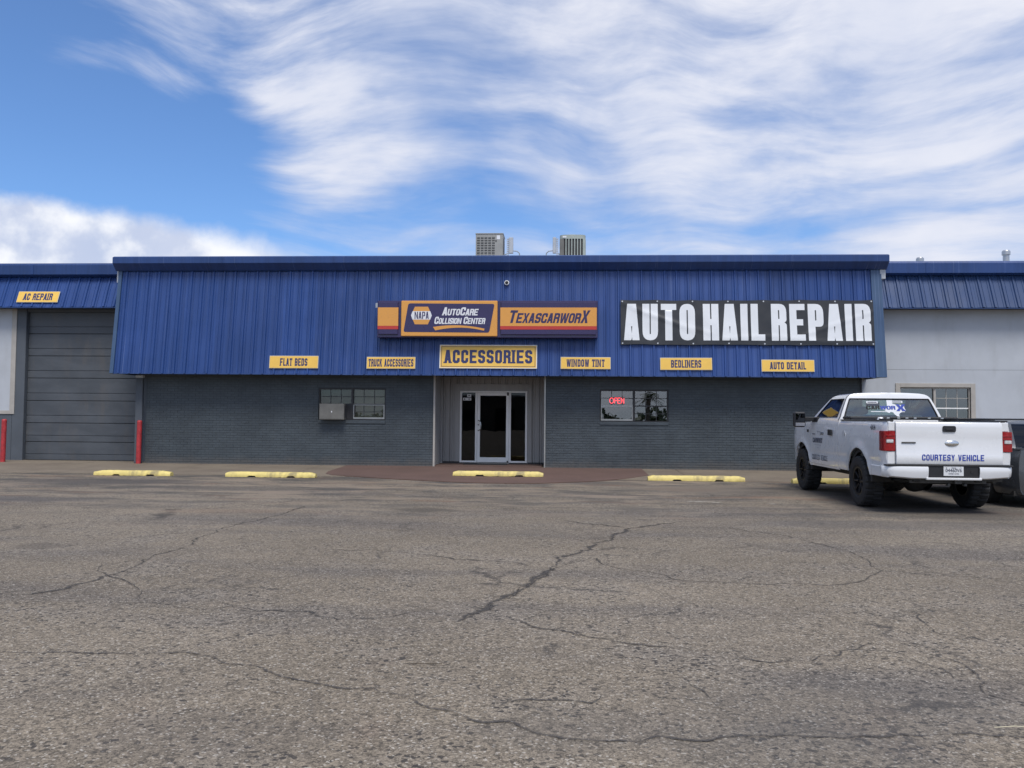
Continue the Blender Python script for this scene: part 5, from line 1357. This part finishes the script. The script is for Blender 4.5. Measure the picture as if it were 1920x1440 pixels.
# end caps with a glazed opening
def cap(u, inner):
    n = len(ROOFPTS); lv = vr[0] if u == 0 else vr[-1]
    cols = [-1, -inner, -.33, 0, .33, inner, 1]; prev = None
    bul = -.035 if u == 0 else .06
    for k in range(n - 1):
        z, x = ROOFPTS[k]; row = []
        for c in cols:
            if c == -1: row.append(lv[k])
            elif c == 1: row.append(lv[NK - 1 - k])
            else:
                p = hoop_pt(u, k); row.append(cabm.b.verts.new((c * x, p.y + bul * (1 - c * c) * (1 if k < n - 2 else .3), z)))
        if prev:
            for j in range(6):
                if 3 <= k - 1 <= 5 and 1 <= j <= 4: continue
                cabm.b.faces.new((prev[j], prev[j + 1], row[j + 1], row[j]))
        prev = row
    top = lv[n - 1]
    for j in range(6): 
        try: cabm.b.faces.new((prev[j], prev[j + 1], top))
        except ValueError: pass
cap(0, .93); cap(1, .92)
bmesh.ops.recalc_face_normals(cabm.b, faces=cabm.b.faces)
cab = cabm.build('cab', 'truck', tk, smooth=42)
# glazing
def glass_strip(parent, name, rowsp, m='cglass'):
    mb = MB(); mb.grid(rowsp); return mb.build(name, m, parent, smooth=60)
zwin = [1.50, 1.60, 1.72, 1.835]
def capx(u, z, c): 
    bul = -.035 if u == 0 else .06
    y = (y_rear(z) if u == 0 else y_front(z)); return (c * hw_z(z), y + bul * (1 - c * c), z)
rg = glass_strip(cab, 'rear_window', [[capx(0, z, c) for c in [-.93 + 1.86 * k / 8 for k in range(9)]] for z in zwin])
glass_strip(cab, 'windscreen', [[capx(1, z, c) for c in [-.92 + 1.84 * k / 8 for k in range(9)]] for z in zwin])
for s in (-1, 1):
    glass_strip(cab, 'side_window', [[(s * (hw_z(z) - .004), y_rear(z) + (y_front(z) - y_rear(z)) * u, z) for u in (.12, .5, .885)] for z in zwin], 'cglass_dk')
# black seal around rear glass and side windows
def seal(parent, pts, wd_=.012, closed=True, name='window_seal'):
    mb = MB(); L = len(pts)
    for i in range(L if closed else L - 1):
        mb.cyl(pts[i], pts[(i + 1) % L], wd_, n=6)
    return mb.build(name, 'seam', parent)
rp = [capx(0, 1.50, c) for c in (-.93, -.4, 0, .4, .93)] + [capx(0, z, .93) for z in (1.6, 1.72)] + [capx(0, 1.835, c) for c in (.93, .4, 0, -.4, -.93)] + [capx(0, z, -.93) for z in (1.72, 1.6)]
seal(cab, [Vector(p) for p in rp], .014)
for s in (-1, 1):
    sp = [Vector((s * hw_z(z), y_rear(z) + (y_front(z) - y_rear(z)) * u, z)) for z, u in ((1.5, .12), (1.6, .12), (1.72, .12), (1.835, .12), (1.835, .5), (1.835, .885), (1.72, .885), (1.6, .885), (1.5, .885), (1.5, .5))]
    seal(cab, sp, .010)
    # pillar seam and lower front corner patch where the mirror mounts
    seal(cab, [Vector((s * (hw_z(z) + .001), y_rear(z) + (y_front(z) - y_rear(z)) * .03, z)) for z in (1.44, 1.5, 1.6, 1.72, 1.835, 1.875, 1.905)], .008, False, 'door_seam')
    B('mirror_patch', 'blackplastic', cab, (min(s * .885, s * .945), max(s * .885, s * .945), 3.52, 3.88, 1.40, 1.50), bev=.01)
    mr = empty('mirror', parent=tk)
    B('mirror_arm', 'blackplastic', mr, (min(s * .92, s * 1.14), max(s * .92, s * 1.14), 3.70, 3.76, 1.42, 1.50), bev=.01)
    B('mirror_head', 'blackplastic', mr, (min(s * 1.12, s * 1.34), max(s * 1.12, s * 1.34), 3.66, 3.80, 1.30, 1.60), bev=.025)
    B('mirror_glass', 'cglass_dk', mr, (min(s * 1.14, s * 1.32), max(s * 1.14, s * 1.32), 3.652, 3.659, 1.40, 1.575), bev=.002)
    B('lower_mirror_glass', 'rim_s', mr, (min(s * 1.14, s * 1.32), max(s * 1.14, s * 1.32), 3.652, 3.659, 1.32, 1.385), bev=.002)
tb = B('third_brake_light', 'lensw', cab, (-.26, .26, 2.475, 2.51, 1.895, 1.925), bev=.008); tb.location = (0, 0, 0)
B('red_lens', 'tail', tb, (-.08, .08, 2.468, 2.4745, 1.897, 1.923))
# interior
B('seat_back', 'seat', cab, (-.72, .70, 2.55, 2.72, 1.0, 1.545), bev=.04)
for x in (-.42, .40): B('headrest', 'seat', cab, (x - .13, x + .13, 2.56, 2.66, 1.55, 1.70), bev=.04)
B('dashboard', 'seat', cab, (-.85, .85, 3.45, 3.85, 1.10, 1.46), bev=.04)
mb = MB()
for k in range(24):
    a, b = k * 2 * math.pi / 24, (k + 1) * 2 * math.pi / 24
    mb.cyl((-.38 + .19 * math.cos(a), 3.30 + .05 * math.sin(a), 1.44 + .17 * math.sin(a)), (-.38 + .19 * math.cos(b), 3.30 + .05 * math.sin(b), 1.44 + .17 * math.sin(b)), .014, n=6)
mb.build('steering_wheel', 'blackplastic', cab)
B('rearview_mirror', 'blackplastic', cab, (-.13, .13, 3.16, 3.18, 1.72, 1.79), bev=.01)
B('cab_floor', 'under', cab, (-.90, .90, 2.3, 4.0, .60, .64)); B('cab_back', 'seat', cab, (-.88, .88, 2.30, 2.33, .64, 1.48))
# rear-window decals: state outline with shop lettering and two small plates
TXS = [(.30, 1.0), (.52, 1.0), (.52, .78), (.66, .73), (.80, .72), (.95, .68), (.97, .50), (1.0, .40), (.95, .33), (.80, .25), (.72, .15), (.74, .0), (.64, .03), (.57, .12), (.50, .26), (.42, .30), (.36, .22), (.28, .26), (.20, .38), (.08, .50), (.30, .50)]
mb = MB(); mb.prism([(-.20 + p[0] * .46, 1.515 + p[1] * .30) for p in TXS], 0, .002, axis='y'); dcl = mb.build('decal', 'signwhite', rg)
sl_r = math.atan2(y_rear(1.835) - y_rear(1.5), .335)
dcl.location = (0, 0, 0)
def lay_on_glass(o, off):
    for v in o.data.vertices:
        x, y, z = v.co; v.co.y = y_rear(min(max(z, 1.44), 1.9)) - .035 * (1 - min(1, (x / hw_z(z)) ** 2)) - off + y
for o_, off in ((dcl, .006),): lay_on_glass(o_, off)
mb = MB(); text_mesh(mb, 'CAR', -.43, 1.645, .23, .068, 'heavy', 0, th=.001); o = mb.build('lettering', 'seam', rg, clean=False); lay_on_glass(o, .008)
mb = MB(); text_mesh(mb, 'WOR', -.19, 1.645, .27, .068, 'heavy', 0, th=.001); o = mb.build('lettering', 'bluetext', rg, clean=False); lay_on_glass(o, .010)
mb = MB(); text_mesh(mb, 'X', .09, 1.62, .17, .12, 'heavy', 0, th=.001); o = mb.build('lettering', 'bluetext', rg, clean=False); lay_on_glass(o, .012)
B('decal_bar', 'signwhite', rg); 
for (a, b, c_, d_) in ((-.42, -.22, 1.755, 1.795), (.02, .22, 1.765, 1.805), (-.36, .24, 1.60, 1.612)):
    o = MB().box(a, b, -.001, .001, c_, d_).build('decal', 'signwhite', rg); lay_on_glass(o, .007)
for (a, b, c_, d_) in ((-.40, -.24, 1.768, 1.784), (.04, .20, 1.777, 1.793)):
    o = MB().box(a, b, -.001, .001, c_, d_).build('decal_print', 'greytext', rg); lay_on_glass(o, .010)
# chassis
uc = empty('chassis', parent=tk)
B('frame_rail', 'under', uc, (-.52, -.42, .1, 5.1, .50, .62), (.42, .52, .1, 5.1, .50, .62), bev=.006)
MB().cyl((-.70, AX_R, .43), (.70, AX_R, .43), .05, n=14).build('rear_axle', 'under', uc, smooth=40)
mb = MB(); mb.lathe([(-.19, .02), (-.16, .09), (-.10, .15), (0, .17), (.10, .15), (.16, .09), (.22, .05)], axis='x', n=24, c=(-.05, AX_R, .42)); mb.build('differential', 'under', uc, smooth=60)
MB().cyl((-.70, AX_F, .43), (.70, AX_F, .43), .045, n=12).build('front_axle', 'under', uc, smooth=40)
for s in (-1, 1):
    B('leaf_spring', 'under', uc, (min(s * .50, s * .57), max(s * .50, s * .57), .35, 2.0, .47, .51))
    MB().cyl((s * .48, 1.05, .44), (s * .40, .85, .72), .032, n=10).build('shock_absorber', 'frame_steel', uc, smooth=40)
B('hitch_bar', 'frame_steel', uc, (-.55, .60, .14, .20, .475, .535), bev=.006); B('hitch_receiver', 'frame_steel', uc, (.09, .19, .06, .30, .475, .56), bev=.004)
B('safety_chain_loop', 'frame_steel', uc, (-.01, .03, .08, .16, .44, .475), (.24, .28, .08, .16, .44, .475), bev=.004)
MB().cyl((.82, .35, .50), (.55, 2.2, .52), .035, n=12).build('exhaust_pipe', 'frame_steel', uc, smooth=40)
B('spare_well', 'under', uc, (-.38, .38, .28, .95, .55, .70), bev=.05); B('fuel_tank', 'under', uc, (-.78, -.48, 2.1, 3.5, .46, .70), bev=.04); B('skid_plate', 'under', uc, (-.4, .4, 3.9, 5.0, .42, .6), bev=.03)
B('tow_bracket', 'frame_steel', uc, (.60, .92, .30, .36, .50, .54))
B('wheel_well', 'under', uc, (-.62, .62, .60, 1.80, .72, .775), (-.62, .62, 3.9, 5.0, .78, 1.1))
for ax in (AX_R, AX_F):
    for s in (-1, 1):
        wheel(tk, (s * .845, ax, .425), .425, .31, .235, 'rim', lugs=24, side=s)
        mb = MB(); mb.lathe([(0, .44), (.001, .515), (.30, .515)], axis='x', n=40)      # dark inner arch liner
        for v in list(mb.b.verts):
            if v.co.z < -.02: v.co.z = -.02
        o = mb.build('arch_liner', 'under', tk, smooth=60); o.location = (s * .93 - (.30 if s > 0 else 0), ax, ARC_Z)
for x, n_ in ((-.30, 0),): pass

# ================================================================== GREY CAR beyond the pickup
cr = empty('parked_car', (8.42, 14.35, 0), 'dark silver car at the right edge, mostly hidden behind the white pickup', 'car')
def car_hw(z, y):
    pts = [(.18, .82), (.30, .885), (.55, .905), (.80, .900), (.92, .880), (1.0, .86)]
    r_ = pts[-1][1]
    for (a, b), (c, d_) in zip(pts[:-1], pts[1:]):
        if z <= c: r_ = b + (d_ - b) * max(0, (z - a)) / (c - a); break
    e = min(y, 4.6 - y); return r_ - .16 * max(0, 1 - e / .5) ** 2.2
def car_sheet(s):
    rows = []
    ysn = sorted(set([.02 + 4.56 * i / 60 for i in range(61)] + [ax + .36 * math.cos(R(a)) for ax in (.95, 3.65) for a in range(0, 181, 10)]))
    for y in ysn:
        b = .22
        for ax in (.95, 3.65):
            if abs(y - ax) < .36: b = max(b, .33 + math.sqrt(.36 ** 2 - (y - ax) ** 2))
        tp = 1.02 if y < 1 else 1.02 - .20 * max(0, (y - 3.0) / 1.6) ** 1.6
        rows.append([(s * car_hw(b + (tp - b) * j / 14, y), y, b + (tp - b) * j / 14) for j in range(15)])
    mb = MB(); mb.grid(rows); bmesh.ops.recalc_face_normals(mb.b, faces=mb.b.faces); mb.b.faces.ensure_lookup_table()
    if mb.b.faces[len(mb.b.faces) // 2].normal.x * s < 0: bmesh.ops.reverse_faces(mb.b, faces=mb.b.faces)
    bmesh.ops.solidify(mb.b, geom=list(mb.b.faces), thickness=.015)
    return mb.build('body_side', 'cargrey', cr, smooth=40, clean=False)
car_sheet(-1); car_sheet(1)
for y0_, sgn, nm in ((0.0, 1, 'rear_bumper'), (4.6, -1, 'front_bumper')):
    rows = []
    for z in [.22, .3, .42, .55, .70, .82, .92, 1.0 if y0_ == 0 else .84]:
        hw = car_hw(min(z, 1.0), .02); rows.append([(hw * c, y0_ + sgn * (.02 - .10 * (1 - c * c) * (1 if z < .7 else .7)) + sgn * .04 * abs(z - .5), z) for c in [k / 8 - 1 for k in range(17)]])
    mb = MB(); mb.grid(rows); mb.build(nm, 'cargrey', cr, smooth=50)
mb = MB(); rows = [[(car_hw(1.0, y) * c * .999, y, (1.02 - .20 * max(0, (y - 3.0) / 1.6) ** 1.6) + .04 * (1 - c * c) - (.0)) for c in [k / 6 - 1 for k in range(13)]] for y in [2.95 + 1.6 * i / 10 for i in range(11)]]
mb.grid(rows); mb.build('hood', 'cargrey', cr, smooth=50)
CR = [(1.0, .86), (1.10, .83), (1.22, .78), (1.34, .72), (1.40, .68), (1.43, .62), (1.455, .45), (1.465, .2), (1.467, 0)]
def cyr(z): return .10 + .55 * max(0, (z - 1.0) / .467) ** 1.3
def cyf(z): return 3.25 - 1.1 * ((z - 1.0) / .467) ** 1.1
mb = MB(); gl_ = MB(); n = len(CR)
def chp(u, k):
    z, x = CR[k] if k < n else CR[2 * n - 2 - k]; s = -1 if k < n else 1
    return (s * x, cyr(z) + (cyf(z) - cyr(z)) * u, z)
us = [0, .04, .30, .34, .62, .66, .95, 1]
rows = [[chp(u, k) for k in range(2 * n - 1)] for u in us]
v1 = [[mb.b.verts.new(p) for p in r] for r in rows]
for i in range(len(us) - 1):
    for k in range(2 * n - 2):
        kk = k if k < n - 1 else 2 * n - 3 - k
        if kk <= 2 and i in (1, 3, 5):
            gl_.face([rows[i][k], rows[i][k + 1], rows[i + 1][k + 1], rows[i + 1][k]])
        else: mb.b.faces.new((v1[i][k], v1[i][k + 1], v1[i + 1][k + 1], v1[i + 1][k]))
for u in (0, 1):
    for k in range(n - 1):
        a, b = chp(u, k), chp(u, k + 1); a2, b2 = (-a[0], a[1], a[2]), (-b[0], b[1], b[2])
        tgt = gl_ if 0 <= k <= 3 else mb
        if k < n - 2:
            if tgt is gl_:
                m1, m2, m3, m4 = (a[0] * .9, a[1] - (.03 if u == 0 else -.03), a[2]), (a2[0] * .9, a2[1] - (.03 if u == 0 else -.03), a2[2]), (b2[0] * .9, b2[1] - (.03 if u == 0 else -.03), b2[2]), (b[0] * .9, b[1] - (.03 if u == 0 else -.03), b[2])
                gl_.face([m1, m2, m3, m4]); mb.face([a, m1, m4, b]); mb.face([a2, m2, m3, b2])
            else: tgt.face([a, a2, b2, b])
        else: tgt.face([a, a2, b])
cc_ = mb.build('cabin', 'cargrey', cr, smooth=45); gl_.build('window', 'cglass_dk', cc_, smooth=50)
B('interior', 'dark', cc_, (-.75, .75, .5, 3.0, .5, 1.02))
B('parcel_shelf', 'cargrey', cr, (-.84, .84, .02, .16, .98, 1.0))
for s in (-1, 1): B('tail_light', 'tail', cr, (min(s * .36, s * .62), max(s * .36, s * .62), -.10, -.02, .78, .92), bev=.02); B('headlight', 'lensw', cr, (min(s * .5, s * .78), max(s * .5, s * .78), 4.5, 4.62, .60, .74), bev=.02)
for ax in (.95, 3.65):
    for s in (-1, 1): wheel(cr, (s * .78, ax, .325), .325, .21, .22, 'rim_s', lugs=20, side=s, chunky=False)
B('floor_pan', 'under', cr, (-.8, .8, .1, 4.5, .20, .28))

# ================================================================== WHAT THE GLASS MIRRORS (behind the camera)
pm = empty('palm_tree', (7.9, -31, 0), 'palm tree across the lot, seen only mirrored in the right shop window', 'tree')
MB().cyl((0, 0, 0), (.15, 0, 3.4), .28, .20, n=12).build('trunk', 'bark', pm, smooth=40)
mb = MB(); rnd = random.Random(5)
for k in range(26):
    a = rnd.uniform(0, 2 * math.pi); el = rnd.uniform(-.3, 1.1); L = rnd.uniform(1.1, 1.6); pts = []
    for j in range(7):
        u = j / 6; r_ = L * u; z = 3.4 + math.sin(el) * r_ - .55 * u * u * L; pts.append(Vector((.15 + math.cos(a) * math.cos(el) * r_, math.sin(a) * math.cos(el) * r_, z)))
    sd_ = Vector((-math.sin(a), math.cos(a), 0))
    for j in range(6):
        for s in (-1, 1):
            for q_ in (0, .5):
                p = pts[j].lerp(pts[j + 1], q_); w_ = .28 * math.sin(math.pi * min(.95, (j + q_ + .6) / 6.5)); tip = p + sd_ * s * w_ + Vector((0, 0, -.12)) + (pts[j + 1] - pts[j]) * .5
                mb.face([p, p + (pts[j + 1] - pts[j]) * .35, tip])
mb.build('crown', 'leaf', pm, recalc=False)
sb = empty('street_building', (-8, -42, 0), 'dark low building across the street, seen only mirrored in the entrance glass', 'building')
B('wall', 'tanb', sb, (-6, 9.5, -6, 0, 0, 3.6)); B('roof', 'roofing', sb, (-6.2, 9.7, -6.2, .2, 3.601, 3.8)); B('door', 'dark', sb, (1, 3, .001, .03, 0, 2.4)); B('window', 'dark', sb, (-4, -1, .001, .03, 1, 2.2))
mb = MB(); rnd = random.Random(9)
for k in range(2600):
    x = rnd.uniform(-70, 70); y = -62 + rnd.uniform(-4, 4); hgt = .9 + 1.6 * abs(mn.noise(Vector((x * .12, 0, 0)))) * 2; z = rnd.uniform(.2, hgt)
    s = rnd.uniform(.2, .5); v = Vector((rnd.uniform(-1, 1), rnd.uniform(-1, 1), rnd.uniform(-1, 1))).normalized(); a = v.orthogonal() * s; b = v.cross(a)
    c = Vector((x, y, z)); mb.face([c - a, c - b, c + a, c + b])
tag(mb.build('treeline', 'leaf', recalc=False), 'low belt of bushes far behind the camera across the street', 'bushes', kind='stuff')

# drop the empty placeholder decal mesh if it has no faces
for o in list(bpy.data.objects):
    if o.type == 'MESH' and len(o.data.polygons) == 0: bpy.data.objects.remove(o)
bpy.context.view_layer.update()
